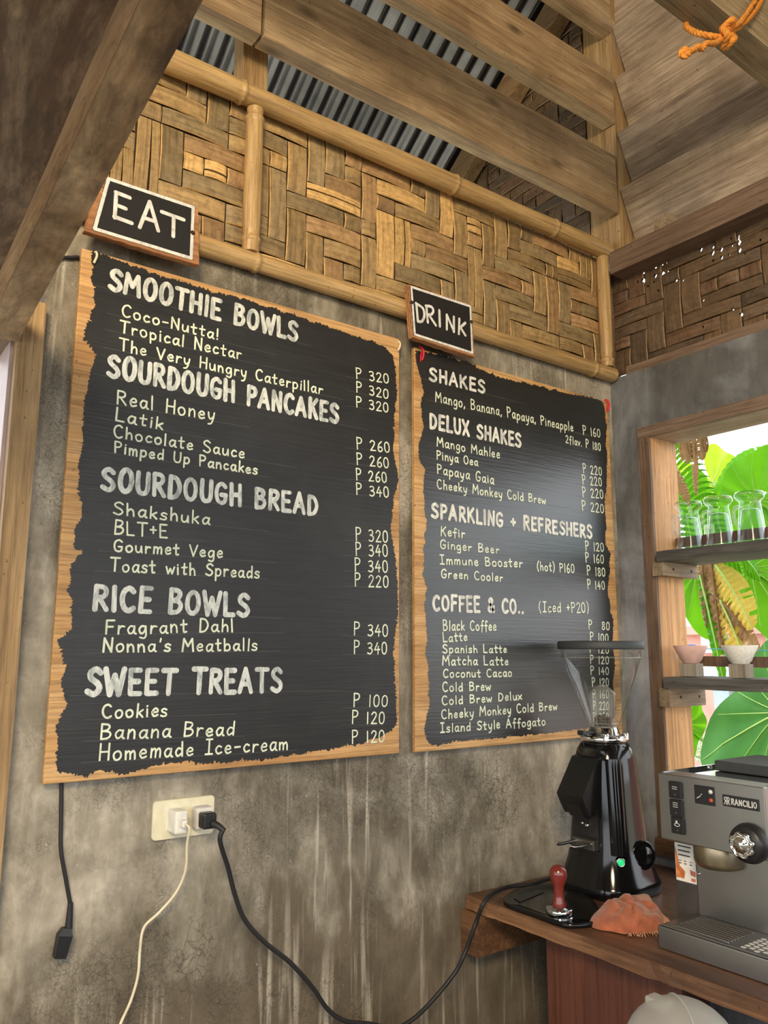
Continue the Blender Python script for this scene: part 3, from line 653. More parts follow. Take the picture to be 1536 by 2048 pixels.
G('(', .26, 's.22,1.08;.06,.75;.04,.3;.18,-.12'); G(')', .26, 's.04,1.08;.2,.75;.22,.3;.08,-.12'); G(' ', .38)
def letters(mb, text, p0, p1, cap, width, nrm=Vector((0, -1, 0)), up=Vector((0, 0, 1)), track=.16, lift=.0008, wob=.02, sub=5, capw=None, seed=1):
    rnd = random.Random(hash_(text)+seed); p0, p1 = Vector(p0), Vector(p1); dirv = (p1-p0); L = dirv.length; ex = dirv/L; ez = (up-ex*up.dot(ex)).normalized()
    tot = sum(GL[c][0]+track for c in text)-track; sx = L/tot; x = 0; k = 0
    for c in text:
        w, st = GL[c]
        rot = rnd.uniform(-wob, wob)*1.5; dz = rnd.uniform(-wob, wob)*.9; hs = 1+rnd.uniform(-wob, wob)*2
        for kind, P in st:
            Q = [Vector(((px+x+rot*py)*sx, (py*hs+dz)*cap, 0)) for px, py in P]
            pts = Q if kind == 'l' else spline(Q, sub, kind == 'c')
            if kind == 'c': pts.append(pts[0].copy())
            if kind == 'l':
                # resample so long strokes still wobble a little
                pts = [Q[0]]
                for a, b in zip(Q[:-1], Q[1:]):
                    for q in (1, 2, 3): pts.append(a.lerp(b, q/3))
            h = lift+(k % 6)*.00012; k += 1; hw = width/2*rnd.uniform(.9, 1.1)
            if kind == 'l' and len(Q) > 2:
                for j, (a, b) in enumerate(zip(Q[:-1], Q[1:])): stroke(mb, [a, a.lerp(b, .5), b], hw, p0, ex, ez, nrm, h+j*.00004, rnd)
            else: stroke(mb, pts, hw, p0, ex, ez, nrm, h, rnd)
        x += w+track
def hash_(t): return sum((i+1)*ord(c) for i, c in enumerate(t))
def stroke(mb, pts, hw, p0, ex, ez, nrm, h, rnd):
    W = lambda q, o=0: p0+ex*q.x+ez*q.y+nrm*(h+o)
    n = len(pts); Lf, Rt = [], []
    for i, q in enumerate(pts):
        d = (pts[min(i+1, n-1)]-pts[max(i-1, 0)])
        if d.length < 1e-9: d = Vector((1, 0, 0))
        d.normalize(); s = Vector((-d.y, d.x, 0)); w = hw*(1+rnd.uniform(-.06, .06)); Lf.append(q+s*w); Rt.append(q-s*w)
    V = [W(q) for q in Lf]+[W(q) for q in Rt]
    F = [(i, n+i, n+i+1, i+1) for i in range(n-1)]
    mb.add(V, F)
    for q, qq, lo in ((pts[0], pts[1], -.000013), (pts[-1], pts[-2], -.000026)):
        d = (q-qq); d = d.normalized() if d.length > 1e-9 else Vector((1, 0, 0)); s = Vector((-d.y, d.x, 0))
        arc = [q+(s*math.cos(a)+d*math.sin(a))*hw for a in [PI*j/6 for j in range(7)]]
        mb.add([W(a, lo) for a in arc], [tuple(range(7))[::-1]])
def ragged(outline, y, jag, lift, amp2=.003, seed=1):
    P = [onY(px, py, y) for px, py in outline]; rnd = random.Random(seed); out = []
    c = sum(P, Vector())/len(P); n = len(P)
    for i in range(n):
        a, b = P[i], P[(i+1) % n]; L = (b-a).length; k = max(2, int(L/.0022))
        d = (b-a).normalized(); nr = Vector((-d.z, 0, d.x))
        for j in range(k):
            t = j/k; p = a.lerp(b, t)
            side = abs(d.z) > abs(d.x)
            f = noise.noise(Vector((p.x*(20 if side else 260)+seed, p.z*(420 if side else 60), 0)))*jag*1.3+noise.noise(Vector((p.x*40, p.z*40, seed)))*amp2*2
            if rnd.random() < .18: f += rnd.uniform(-1, 1)*jag*1.2
            out.append(p+nr*f)
    return out
def fill_poly(mb, pts, nrm_off):
    bm = bmesh.new(); vs = [bm.verts.new(p+nrm_off) for p in pts]; es = [bm.edges.new((vs[i], vs[(i+1) % len(vs)])) for i in range(len(vs))]
    bmesh.ops.triangle_fill(bm, use_beauty=True, use_dissolve=False, edges=es, normal=(0, -1, 0))
    for f in bm.faces:
        if f.normal.y > 0: f.normal_flip()
    mb.frombm(bm)

def menu_board(label, x0, x1, z0, z1, yf, yb, outline, paintmat, rows, seed, hmat, hang):
    t = Thing('menu_board', label, 'menu board', ((x0+x1)/2, (yf+yb)/2, z0))
    pb = MB(); pb.box((x0, yf, z0), (x1, yf+.0125, z1), .002); t.part('plywood_sheet', pb, M['ply'])
    bat = MB().box((x0+.12, yf+.0126, z0+.05), (x1-.12, yb, z1-.05)); t.part('back_batten', bat, M['ply_edge'])
    pm = MB(); fill_poly(pm, ragged(outline, yf, .0035, 0, .0025, seed), Vector((0, -.0004, 0)))
    t.part('black_paint', pm, paintmat)
    gl = MB(); rnd = random.Random(seed)
    for kind, text, a, b, h in rows:
        P0, P1 = onY(*a, yf), onY(*b, yf); Hh = onY(a[0], a[1]-h, yf).z-P0.z
        P0.y = P1.y = yf
        tk = .24 if kind == 'h' else .2; tot = sum(GL[c][0]+tk for c in text)-tk; x = 0
        for word in text.split(' '):                # every painted word is a part
            if word:
                L = sum(GL[c][0]+tk for c in word)-tk; A_, B_ = P0.lerp(P1, x/tot), P0.lerp(P1, (x+L)/tot); m = MB()
                if kind == 'h': letters(m, word, A_, B_, Hh, Hh*.225, track=tk, wob=.022, seed=seed); t.part('heading_lettering', m, hmat)
                elif kind == 'i': letters(m, word, A_, B_, Hh, .0036 if seed == 1 else .0034, track=tk, wob=.03, seed=seed); t.part('item_lettering', m, M['item_paint'])
                else: letters(m, word, A_, B_, Hh*(1.05 if word == 'P' else .92), .0031, track=tk, wob=.02, seed=seed); t.part('price_lettering', m, M['item_paint'])
                x += L
            x += tk+GL[' '][0]+tk
        gl = MB()
        # faint ruled guide line under the words
        q0 = P0+Vector((-.03, 0, -.002)); q1 = P1+Vector((rnd.uniform(.02, .16), 0, (P1.z-P0.z)*.2-.002))
        q1.x = min(q1.x, x1-.06)
        gl.add([q0+Vector((0, -.0007, 0)), q1+Vector((0, -.0007, 0)), q1+Vector((0, -.0007, .0006)), q0+Vector((0, -.0007, .0006))], [(0, 1, 2, 3)]); t.part('ruled_line', gl, M['faint_chalk'])
    for hx, hz, red in hang:
        mm = MB()
        if red: 
            mm.tube(spline([(hx, yf-.004, hz-.026), (hx+.003, yf-.007, hz-.008), (hx+.001, yf-.004, hz+.006), (hx-.002, yf+.004, hz+.012)], 4), .0032, 6).tube(spline([(hx, yf-.004, hz-.004), (hx-.006, yf-.006, hz-.016), (hx-.004, yf-.003, hz-.03)], 4), .002, 6)
            t.part('ribbon_tie', mm, M['red_ribbon'], label='red ribbon tie')
        else: mm.tube(spline([(hx, yf-.003, hz-.02), (hx+.004, yf-.006, hz-.006), (hx+.003, yf-.003, hz+.004), (hx, yf+.006, hz+.004)], 4), .0026, 6); t.part('string_tie', mm, M['cream_cable'])
    return t
OL1 = [(187,500),(240,522),(300,545),(400,574),(500,602),(600,634),(700,668),(770,692),(784,712),(791,735),(793,790),(790,830),(787,870),(786,900),(795,940),(796,960),(786,1010),(782,1050),(785,1080),(791,1110),(794,1180),(795,1250),(788,1280),(786,1310),(790,1340),(792,1400),(795,1440),(786,1462),(740,1482),(700,1492),(600,1508),(500,1522),(420,1528),(370,1522),(300,1534),(245,1548),(205,1542),(164,1551),(140,1549),(114,1542),(114,1513),(117,1431),(134,1407),(123,1367),(134,1331),(120,1314),(117,1279),(143,1255),(143,1202),(138,1179),(141,1138),(150,1112),(167,1103),(146,1096),(149,1062),(164,1021),(158,960),(161,910),(166,870),(164,828),(176,775),(180,745),(193,710),(167,681),(170,655),(178,640),(190,611),(186,570),(182,540)]
OL2 = [(831,700),(905,716),(935,724),(961,737),(983,749),(1030,763),(1061,768),(1139,788),(1186,795),(1206,806),(1211,826),(1214,857),(1211,888),(1216,919),(1213,935),(1214,966),(1209,1010),(1212,1055),(1210,1091),(1222,1106),(1218,1127),(1220,1148),(1215,1172),(1221,1220),(1227,1243),(1225,1279),(1230,1333),(1225,1369),(1228,1399),(1233,1414),(1229,1436),(1216,1449),(1159,1459),(1099,1466),(1040,1471),(980,1477),(920,1483),(878,1490),(860,1487),(850,1474),(849,1444),(858,1414),(858,1369),(855,1327),(849,1309),(855,1279),(848,1207),(854,1175),(846,1148),(849,1070),(854,1043),(848,1019),(848,986),(847,966),(848,935),(839,919),(836,888),(847,857),(841,810),(846,785),(839,747),(832,728)]
R1 = [('h','SMOOTHIE BOWLS',(219,577),(593,682),41),('i','Coco-Nutta!',(243,632),(436,680),23),('i','Tropical Nectar',(239,664),(482,719),24),('i','The Very Hungry Caterpillar',(238,700),(644,789),23),
 ('h','SOURDOUGH PANCAKES',(216,751),(675,846),42),('i','Real Honey',(233,808),(428,841),27),('i','Latik',(230,840),(325,860),25),('i','Chocolate Sauce',(227,874),(488,917),24),('i','Pimped Up Pancakes',(228,905),(514,949),22),
 ('h','SOURDOUGH BREAD',(204,978),(634,1029),43),('i','Shakshuka',(226,1028),(418,1049),25),('i','BLT+E',(228,1068),(334,1075),28),('i','Gourmet Vege',(227,1102),(444,1116),24),('i','Toast with Spreads',(220,1142),(518,1156),26),
 ('h','RICE BOWLS',(187,1219),(496,1232),47),('i','Fragrant Dahl',(210,1268),(466,1263),28),('i',"Nonna's Meatballs",(205,1304),(514,1301),26),
 ('h','SWEET TREATS',(173,1389),(562,1382),50),('i','Cookies',(204,1436),(333,1432),27),('i','Banana Bread',(200,1478),(467,1470),30),('i','Homemade |ce-cream',(197,1521),(575,1499),31),
 ('p','P 320',(712,757),(777,767),20),('p','P 320',(712,784),(776,798),20),('p','P 320',(712,814),(776,825),20),('p','P 260',(713,898),(779,905),22),('p','P 260',(713,929),(777,936),22),('p','P 260',(712,960),(773,965),22),('p','P 340',(712,989),(777,995),22),
 ('p','P 320',(711,1081),(775,1085),25),('p','P 340',(711,1111),(775,1113),25),('p','P 340',(709,1142),(775,1145),25),('p','P 220',(709,1172),(776,1175),25),('p','P 340',(707,1270),(775,1273),25),('p','P 340',(707,1307),(773,1308),25),
 ('p','P 100',(706,1413),(774,1413),25),('p','P 120',(703,1447),(768,1447),25),('p','P 120',(703,1487),(768,1483),25)]
R2 = [('h','SHAKES',(859,760),(969,786),25),('i','Mango, Banana, Papaya, Pineapple',(871,803),(1146,863),20),('p','P 160',(1166,869),(1200,875),17),('p','2flav. P 180',(1131,885),(1201,902),16),
 ('h','DELUX SHAKES',(860,855),(1041,894),28),('i','Mango Mahlee',(874,892),(999,917),18),('i','Pinya Oea',(873,918),(955,932),17),('i','Papaya Gaia',(874,947),(987,968),19),('i','Cheeky Monkey Cold Brew',(874,977),(1091,1008),18),
 ('p','P 220',(1166,946),(1203,951),18),('p','P 220',(1165,969),(1203,972),18),('p','P 220',(1165,994),(1206,997),19),('p','P 220',(1164,1021),(1207,1026),19),
 ('h','SPARKLING + REFRESHERS',(863,1034),(1183,1076),28),('i','Kefir',(881,1071),(929,1076),18),('i','Ginger Beer',(880,1097),(997,1107),17),('i','|mmune Booster',(880,1128),(1044,1135),18),('i','Green Cooler',(882,1155),(1005,1163),17),
 ('i','(hot) P160',(1074,1140),(1148,1146),17),('p','P 120',(1171,1101),(1207,1103),18),('p','P 160',(1171,1124),(1207,1127),18),('p','P 180',(1174,1150),(1210,1153),18),('p','P 140',(1175,1178),(1209,1179),18),
 ('h','COFFEE & CO..',(866,1220),(1046,1226),29),('i','(|ced +P20)',(1078,1224),(1177,1225),20),
 ('i','Black Coffee',(886,1261),(992,1261),20),('i','Latte',(886,1284),(934,1281),18),('i','Spanish Latte',(885,1306),(1013,1305),16),('i','Matcha Latte',(885,1330),(1016,1330),18),('i','Coconut Cacao',(886,1355),(1023,1353),17),('i','Cold Brew',(885,1383),(981,1380),18),('i','Cold Brew Delux',(884,1410),(1043,1399),17),('i','Cheeky Monkey Cold Brew',(883,1438),(1114,1419),18),('i','|sland Style Affogato',(881,1465),(1090,1450),18),
 ('p','P  80',(1177,1258),(1216,1260),17),('p','P 100',(1180,1282),(1216,1284),17),('p','P 120',(1179,1305),(1217,1307),17),('p','P 120',(1180,1327),(1217,1328),16),('p','P 140',(1181,1349),(1217,1349),16),('p','P 120',(1184,1373),(1217,1372),17),('p','P 160',(1185,1397),(1217,1396),17),('p','P 220',(1186,1420),(1217,1419),17),('p','P 220',(1186,1443),(1217,1441),17)]
YF = -.025
menu_board('large left chalkboard menu of smoothie bowls and breads on the cement wall', -1.634, -.857, 1.265, 2.268, YF, -.001, OL1, M['chalk'], R1, 1, M['heading_paint'], [(onY(188, 510, YF).x, 2.262, 0), (onY(795, 690, YF).x, 2.255, 0)])
menu_board('right chalkboard menu of shakes and coffee behind the grinder', -.810, -.049, 1.263, 2.258, YF, -.001, OL2, M['chalk_right'], R2, 2, M['heading_paint_right'], [(onY(842, 702, YF).x, 2.252, 1), (onY(1213, 802, YF).x, 2.252, 1)])

def plaque(label, corners, sidepx, strokes, frame, yf, yb, tw, seed):
    P = [onY(*c, yf) for c in corners]
    for q in P: q.y = yf
    t = Thing('sign_plaque', label, 'sign', ((P[0].x+P[1].x)/2, (yf+yb)/2, P[2].z))
    n = 24; body = MB(); ring0, ring1 = [], []
    outl = []
    for i in range(4):
        a, b = P[i], P[(i+1) % 4]
        for k in range(n):
            q = a.lerp(b, k/n); nv = noise.noise_vector(q*70+Vector((seed, 0, 0)))*.0022; outl.append(q+Vector((nv.x, 0, nv.z)))
    layers = 5; rings = []
    for l in range(layers+1):
        f = l/layers; w = .0015 if l % 2 else 0
        rings.append([q+Vector((0, (yb-yf)*f, 0))+(q-(P[0]+P[2])/2).normalized()*w for q in outl])
    body.loft(rings[::-1], True, False); t.part('board', body, M['rust_edge'])
    F = [onY(*c, yf) for c in frame]
    pm = MB(); c0 = sum(F, Vector())/4
    big = [c0+(q-c0)*1.045 for q in F]; ol = []
    for i in range(4):
        a, b = big[i], big[(i+1) % 4]
        for k in range(30): 
            q = a.lerp(b, k/30); ol.append(q+Vector((noise.noise(q*200)*.002, 0, noise.noise(q*220)*.002)))
    fill_poly(pm, ol, Vector((0, -.0006, 0))); t.part('black_paint', pm, M['sign_black'])
    fm = MB(); rnd = random.Random(seed)
    for i in range(4):
        a, b = F[i], F[(i+1) % 4]; pts = [Vector(((a.lerp(b, k/16)-a).length, 0, 0)) for k in range(17)]
        ex = (b-a).normalized(); ez = Vector((0, -1, 0)).cross(ex)
        stroke(fm, pts, tw*.85, a, ex, ez, Vector((0, -1, 0)), .0011+i*.0001, rnd)
    t.part('painted_border', fm, M['sign_paint'])
    for ltr in strokes:
        lm = MB()
        for i, st in enumerate(ltr):
            Q = [onY(*c, yf) for c in st]; Q = spline(Q, 5) if len(Q) > 2 else [Q[0], Q[0].lerp(Q[1], .33), Q[0].lerp(Q[1], .66), Q[1]]
            pts = [Vector((q.x, q.z, 0)) for q in Q]
            stroke(lm, pts, tw, Vector((0, yf, 0)), Vector((1, 0, 0)), Vector((0, 0, 1)), Vector((0, -1, 0)), .0013+i*.0001, rnd)
        t.part('letter', lm, M['sign_paint'])
    for c in sidepx:
        q = onY(*c, yf); t.part('nail', MB().lathe([(.0042, -.003), (.005, .001), (.003, .003)], q+Vector((0, -.001, 0)), (0, -1, 0), 10), M['nail'])
    return t
plaque('small black wooden sign lettered EAT above the left menu', [(206, 350), (396, 416), (398, 530), (170, 462)], [(385, 466)],
       [[[(232, 386), (229, 436)], [(231, 385), (259, 396)], [(231, 410), (251, 418)], [(228, 434), (263, 447)]], [[(299, 404), (279, 455)], [(299, 404), (316, 462)], [(287, 436), (311, 444)]], [[(323, 424), (367, 440)], [(347, 433), (346, 473)]]],
       [(217, 358), (386, 415), (382, 517), (189, 458)], -.060, -.0455, .0040, 3)
plaque('small black wooden sign lettered DRINK above the right menu', [(818, 569), (943, 610), (949, 714), (827, 674)], [(823, 605), (942, 644)],
       [[[(832, 608), (835, 642)], [(831, 607), (845, 617), (848, 632), (843, 643), (835, 643)]], [[(852, 612), (855, 645)], [(851, 612), (862, 614), (866, 622), (862, 629), (854, 630)], [(857, 630), (871, 651)]], [[(878, 621), (879, 653)]], [[(893, 630), (893, 659)], [(893, 630), (907, 663)], [(907, 634), (907, 664)]], [[(918, 638), (917, 668)], [(930, 646), (918, 657)], [(920, 655), (930, 671)]]],
       [(822, 574), (940, 613), (944, 706), (829, 669)], -.064, -.0455, .0036, 5)

# ------------------------------------------------------------------ outlet, plugs and cords
YO = -.007
oc = Vector((-1.364, 0, 1.1775)); 
ot = Thing('wall_outlet', 'cream double outlet plate on the cement wall below the left menu', 'wall outlet', (oc.x, -.002, oc.z-.036))
rr_ = lambda f, y_: [Vector((oc.x+sx3*(.0625*f-.008)+.008*math.cos(a3*PI/12+q3), y_, oc.z+sz3*(.036*f-.008)+.008*math.sin(a3*PI/12+q3))) for sx3, sz3, q3 in ((1, 1, 0), (-1, 1, PI/2), (-1, -1, PI), (1, -1, 1.5*PI)) for a3 in range(7)]
pl = MB().loft([rr_(1, -.0003)[::-1], rr_(1, YO+.002)[::-1], rr_(.975, YO)[::-1]], True, False); ot.part('cover_plate', pl, M['cream_plate'])
for sx_ in (-.022, .030): ot.part('socket', MB().box((oc.x+sx_-.014, YO-.0015, oc.z-.019), (oc.x+sx_+.014, YO+.001, oc.z+.022), .0008), M['white_plastic'])
ch = Thing('phone_charger', 'white phone charger with cream cable hanging from left socket', 'charger', (oc.x-.012, -.03, oc.z-.02))
cx, cz = oc.x-.022, oc.z
ch.part('charger_body', MB().box((cx-.0125, -.047, cz-.021), (cx+.0125, -.0086, cz+.021), .004), M['white_plastic'])
ch.part('usb_connector', MB().box((cx-.004, -.062, cz-.007), (cx+.006, -.0472, cz+.006), .002), M['white_plastic'])
cp = [(cx+.001, -.063, cz)]+[(cx+.006, -.070, cz-.008)]+[tuple(onY(px, py, yy)) for px, py, yy in ((374, 1690, -.06), (371, 1740, -.045), (352, 1785, -.035), (318, 1825, -.03), (288, 1855, -.03), (280, 1900, -.03), (276, 1950, -.03), (262, 2000, -.03), (238, 2056, -.035), (228, 2110, -.04), (238, 2200, -.05))]
ch.part('cable', MB().tube(spline(cp, 8), .0026, 8), M['cream_cable'])
ad = Thing('plug_adapter', 'pale grey round cornered adapter in the right socket', 'plug adapter', (oc.x+.03, -.02, oc.z-.02))
ax_ = oc.x+.030
ad.part('adapter_body', MB().box((ax_-.018, -.032, oc.z-.021), (ax_+.018, -.0086, oc.z+.021), .006), M['grey_plastic'])
ad.part('face_plate', MB().box((ax_-.0165, -.0335, oc.z-.0185), (ax_+.0165, -.0321, oc.z+.0185), .0005), M['white_plastic'])
pc = Thing('power_cord', 'thick black power cord from outlet looping up to the grinder', 'power cord', (-1.3, -.04, oc.z-.02))
pc.part('plug', MB().box((ax_-.014, -.060, oc.z-.016), (ax_+.014, -.0337, oc.z+.013), .004), M['black_plastic'])
pc.part('strain_relief', MB().tube([(ax_+.006, -.060, oc.z-.006), (ax_+.012, -.072, oc.z-.010), (ax_+.02, -.080, oc.z-.018)], .0072, 10, taper=lambda t_: 1-.3*t_), M['black_rubber'])
cp = [(ax_+.018, -.078, oc.z-.016)]+[tuple(onY(px, py, yy)) for px, py, yy in ((440, 1682, -.075), (456, 1735, -.06), (470, 1790, -.05), (490, 1840, -.045), (530, 1885, -.045), (580, 1925, -.045), (625, 1975, -.045), (655, 2018, -.045), (690, 2042, -.05), (740, 2048, -.055), (790, 2056, -.06), (830, 2035, -.065), (870, 1995, -.07), (910, 1945, -.08), (930, 1905, -.09))]
cp += [tuple(onX(950, 1850, -.675)), tuple(onX(966, 1808, -.67)), tuple(onZ(985, 1787, .938)), tuple(onZ(1015, 1774, .932)), tuple(onZ(1060, 1769, .930)), (-.43, -.052, .9295), (-.36, -.050, .932), (-.30, -.056, .945)]
pc.part('cable', MB().tube(spline(cp, 10), .0046, 10), M['black_rubber'])
hc = Thing('hanging_cord', 'thin black cord with loose connector hanging below the left menu', 'cord', (-1.58, -.012, .95))
hp = [onY(100, 516, -.010), onY(130, 515, -.010), onY(166, 516, -.010), Vector((-1.618, -.010, 2.24))]
cord = MB().tube(spline([onY(112, 516, -.0062), onY(140, 515, -.0062), Vector((-1.628, -.0062, 2.252)), Vector((-1.604, -.0062, 2.2)), Vector((-1.600, -.0062, 1.6)), Vector((-1.600, -.0062, 1.3)), onY(123, 1560, -.0065), onY(122, 1640, -.009), onY(122, 1700, -.012), onY(132, 1760, -.012), onY(141, 1810, -.012)], 10), .0036, 8)
hc.part('cable', cord, M['black_rubber'])
a, b = onY(141, 1805, -.014), onY(137, 1858, -.014)
hc.part('strain_relief', MB().tube([a, a.lerp(b, .5), b], .0056, 10, taper=lambda q: .8+.4*q), M['black_rubber'])
a2, b2 = onY(133, 1855, -.016), onY(118, 1915, -.016); d = (b2-a2).normalized(); s = Vector((-d.z, 0, d.x))
cm = MB(); cm.loft([[a2+s*.007+Vector((0, -.006, 0)), a2-s*.007+Vector((0, -.006, 0)), a2-s*.007+Vector((0, .006, 0)), a2+s*.007+Vector((0, .006, 0))], [a2.lerp(b2, .25)+s*.012+Vector((0, -.009, 0)), a2.lerp(b2, .25)-s*.012+Vector((0, -.009, 0)), a2.lerp(b2, .25)-s*.012+Vector((0, .009, 0)), a2.lerp(b2, .25)+s*.012+Vector((0, .009, 0))], [b2+s*.0095+Vector((0, -.009, 0)), b2-s*.0095+Vector((0, -.009, 0)), b2-s*.0095+Vector((0, .009, 0)), b2+s*.0095+Vector((0, .009, 0))]], True, False)
hc.part('connector', cm, M['black_plastic']); hc.part('contact_pin', MB().tube([b2, b2+d*.007], .0018, 8), M['chrome'])

# ------------------------------------------------------------------ counter
ct = Thing('counter', 'brown stained wooden counter under the window', 'counter', (-.3, -1.0, 0))
n = 40; rings = []
for k in range(n+1):
    y = -.002-2.3*k/n; w = noise.noise(Vector((y*9, 0, 0)))*.006
    xf = -.632+w+.004*noise.noise(Vector((y*40, 3, 0))); rings.append([(xf+.004, y, .888), (-.02, y, .888), (-.02, y, .92), (xf, y, .92)])
ct.part('worktop', MB().loft(rings, True, False), M['counter'])
rings = [[(-.632+noise.noise(Vector(((-.002-2.3*k/n)*9, 0, 0)))*.006-.006+.004*noise.noise(Vector((k*.9, 7, 0))), -.002-2.3*k/n, zz) for zz in (.889,)] for k in range(n+1)]
ed = MB(); n = 90; rg = []
for k in range(n+1):
    y = -.003-2.3*k/n; w = noise.noise(Vector((y*9, 0, 0)))*.006; q = noise.noise(Vector((y*55, 3, 0)))*.003
    rg.append([(-.642+w+q, y, .891+q*.7), (-.626+w, y, .888), (-.626+w, y, .9195), (-.636+w-q, y, .9195)])
ct.part('worn_front_edge', ed.loft(rg, True, False), M['counter_edge'])
ct.part('cleat', rough_beam((-.655, -.058, .798), (-.10, -.002, .887), 51, .002), M['counter_edge'])
ct.part('front_panel', MB().box((-.600, -.56, 0), (-.582, -.222, .887)), M['cabinet'])
ct.part('side_panel', MB().box((-.582, -.242, 0), (-.03, -.224, .887)), M['cabinet'])
ct.part('side_panel', MB().box((-.60, -2.28, 0), (-.03, -2.26, .887)), M['cabinet'])

# ------------------------------------------------------------------ coffee grinder
GX, GY, GZ = -.318, -.175, .92
gr = Thing('coffee_grinder', 'glossy black coffee grinder with clear cone hopper on the counter', 'coffee grinder', (GX, GY, GZ))
def se(z, a, b, cx=0, cy=0, p=3.2, n=40):
    out = []
    for k in range(n):
        th = 2*PI*k/n; c, s_ = math.cos(th), math.sin(th)
        out.append(Vector((GX+cx+a*math.copysign(abs(c)**(2/p), c), GY+cy+b*math.copysign(abs(s_)**(2/p), s_), GZ+z)))
    return out
body = MB().loft([se(.004, .108, .104), se(.022, .110, .106), se(.030, .106, .103), se(.045, .099, .097), se(.075, .088, .088), (se(.11, .080, .082)), se(.18, .075, .077), se(.25, .071, .073, p=3), se(.31, .067, .069, p=2.8), se(.335, .063, .064, p=2.5), se(.350, .055, .056, p=2.3), se(.357, .04, .04, p=2)])
bo = gr.part('body', body, M['gloss_black'])
gr.part('base_foot', MB().loft([se(0, .104, .100), se(.006, .107, .103)], True, False), M['black_rubber'])
# front doser chute, faces the room (-x)
fx = GX-.066
ch_ = MB(); hw = .040
prof = [(fx+.02, .325), (fx-.012, .318), (fx-.072, .235), (fx-.062, .215), (fx-.045, .188), (fx-.022, .205), (fx+.01, .150), (fx+.02, .15)]
ch_.prism([(x, GY-hw, GZ+z) for x, z in prof], (0, 2*hw, 0)); gr.part('chute', ch_, M['satin_black'])
sp = MB(); sp.prism([(fx-.062, GY-.022, GZ+.214), (fx-.030, GY-.022, GZ+.202), (fx-.026, GY-.022, GZ+.178), (fx-.046, GY-.022, GZ+.183)], (0, .044, 0)); gr.part('spout', sp, M['black_plastic'])
fp = MB().loft([[Vector((GX-.09, GY-.04, GZ+.035)), Vector((GX-.09, GY+.04, GZ+.035)), Vector((GX-.06, GY+.04, GZ+.035)), Vector((GX-.06, GY-.04, GZ+.035))], [Vector((GX-.079, GY-.036, GZ+.10)), Vector((GX-.079, GY+.036, GZ+.10)), Vector((GX-.06, GY+.036, GZ+.10)), Vector((GX-.06, GY-.036, GZ+.10))], [Vector((GX-.080, GY-.036, GZ+.19)), Vector((GX-.080, GY+.036, GZ+.19)), Vector((GX-.06, GY+.036, GZ+.19)), Vector((GX-.06, GY-.036, GZ+.19))]], True, False)
gr.part('front_panel', fp, M['black_plastic'])
# glossy vertical corner rib
rb = onY(1208, 1600, GY-.062)
ribs = MB()
dirn = Vector((-.60, -.80, 0)).normalized()
for sgn in (-.22, .0, .22):
    tdir = Vector((-dirn.y, dirn.x, 0)); base = Vector((GX, GY, 0))+dirn*.088+tdir*sgn*.03
    ribs.tube([base+Vector((0, 0, GZ+.10))+dirn*.006, base+Vector((0, 0, GZ+.2)), base+Vector((0, 0, GZ+.318))-dirn*.012], .0125, 14)
gr.part('corner_column', ribs, M['gloss_black'])
# fork
fk = MB()
for yy in (-.024, .024):
    fk.tube(spline([(GX-.072, GY+yy*1.1, GZ+.118), (GX-.10, GY+yy, GZ+.121), (GX-.150, GY+yy*.9, GZ+.121), (GX-.166, GY+yy*.85, GZ+.126)], 5), .0042, 8)
gr.part('portafilter_fork', fk, M['chrome'])
gr.part('fork_bracket', MB().box((GX-.096, GY-.034, GZ+.105), (GX-.07, GY+.034, GZ+.130), .003), M['steel_dark'])
gr.part('screw', MB().lathe([(.006, 0), (.006, .003), (.003, .005)], (GX-.081, GY-.004, GZ+.160), (-1, 0, 0), 12), M['chrome'])
gr.part('screw', MB().lathe([(.004, 0), (.004, .003), (.002, .004)], (GX-.081, GY+.010, GZ+.163), (-1, 0, 0), 12), M['chrome'])
# button and knob on the side towards the camera
bn = Vector((-.60, -.80, 0)).normalized(); bp = Vector((GX, GY, GZ+.088))+bn*.106
gr.part('button_ring', MB().lathe([(.0105, -.012), (.0105, .003), (.0085, .005), (.0085, .003)], bp, bn, 24), M['chrome'])
bt = gr.part('start_button', MB().lathe([(.008, .0), (.008, .0042), (.004, .0055)], bp, bn, 20), M['button_glow'], label='round green start button')
kp = Vector((GX, GY, GZ+.093))+Vector((.02, -.082, 0)); kd = Vector((-.30, -.95, .05)).normalized()
kb = MB().lathe([(.034, -.012), (.034, .008), (.031, .012), (.028, .010), (.026, .012), (.023, .010), (.020, .013), (.0, .014)], kp, kd, 28)
gr.part('adjust_knob', kb, M['gloss_black'])
# collar, hopper
zc = .357
gr.part('collar', MB().lathe([(.040, 0), (.056, .001), (.058, .005), (.058, .014), (.050, .016), (.040, .018), (.036, .034), (.034, .036)], (GX, GY, GZ+zc-.004), n=40), M['chrome'])
for a in (0.3, 2.2, 3.9, 5.2):
    gr.part('collar_bolt', MB().lathe([(.008, -.002), (.008, .012), (.006, .015)], (GX+.053*math.cos(a), GY+.053*math.sin(a), GZ+zc+.004), n=12), M['chrome'])
th = .0022
def shell(pr): return [(r, z) for r, z in pr]+[(max(r-th, .001), z) for r, z in pr[::-1]]
hz = GZ+zc+.012
hp_ = [(.033, 0), (.033, .020), (.041, .030), (.100, .192), (.101, .213)]
m = MB(); m.lathe(hp_, (GX, GY, hz), n=72, cap=False); hopper = gr.part('hopper', m, M['hopper'])
for rr3, zz3, tt3 in ((.101, .193, .0016), (.0415, .030, .0013), (.0335, .021, .0014)):
    gr.part('hopper_rim', MB().tube([(GX+rr3*math.cos(2*PI*k/64), GY+rr3*math.sin(2*PI*k/64), hz+zz3) for k in range(65)], tt3, 8, False), M['sleeve'], hopper)
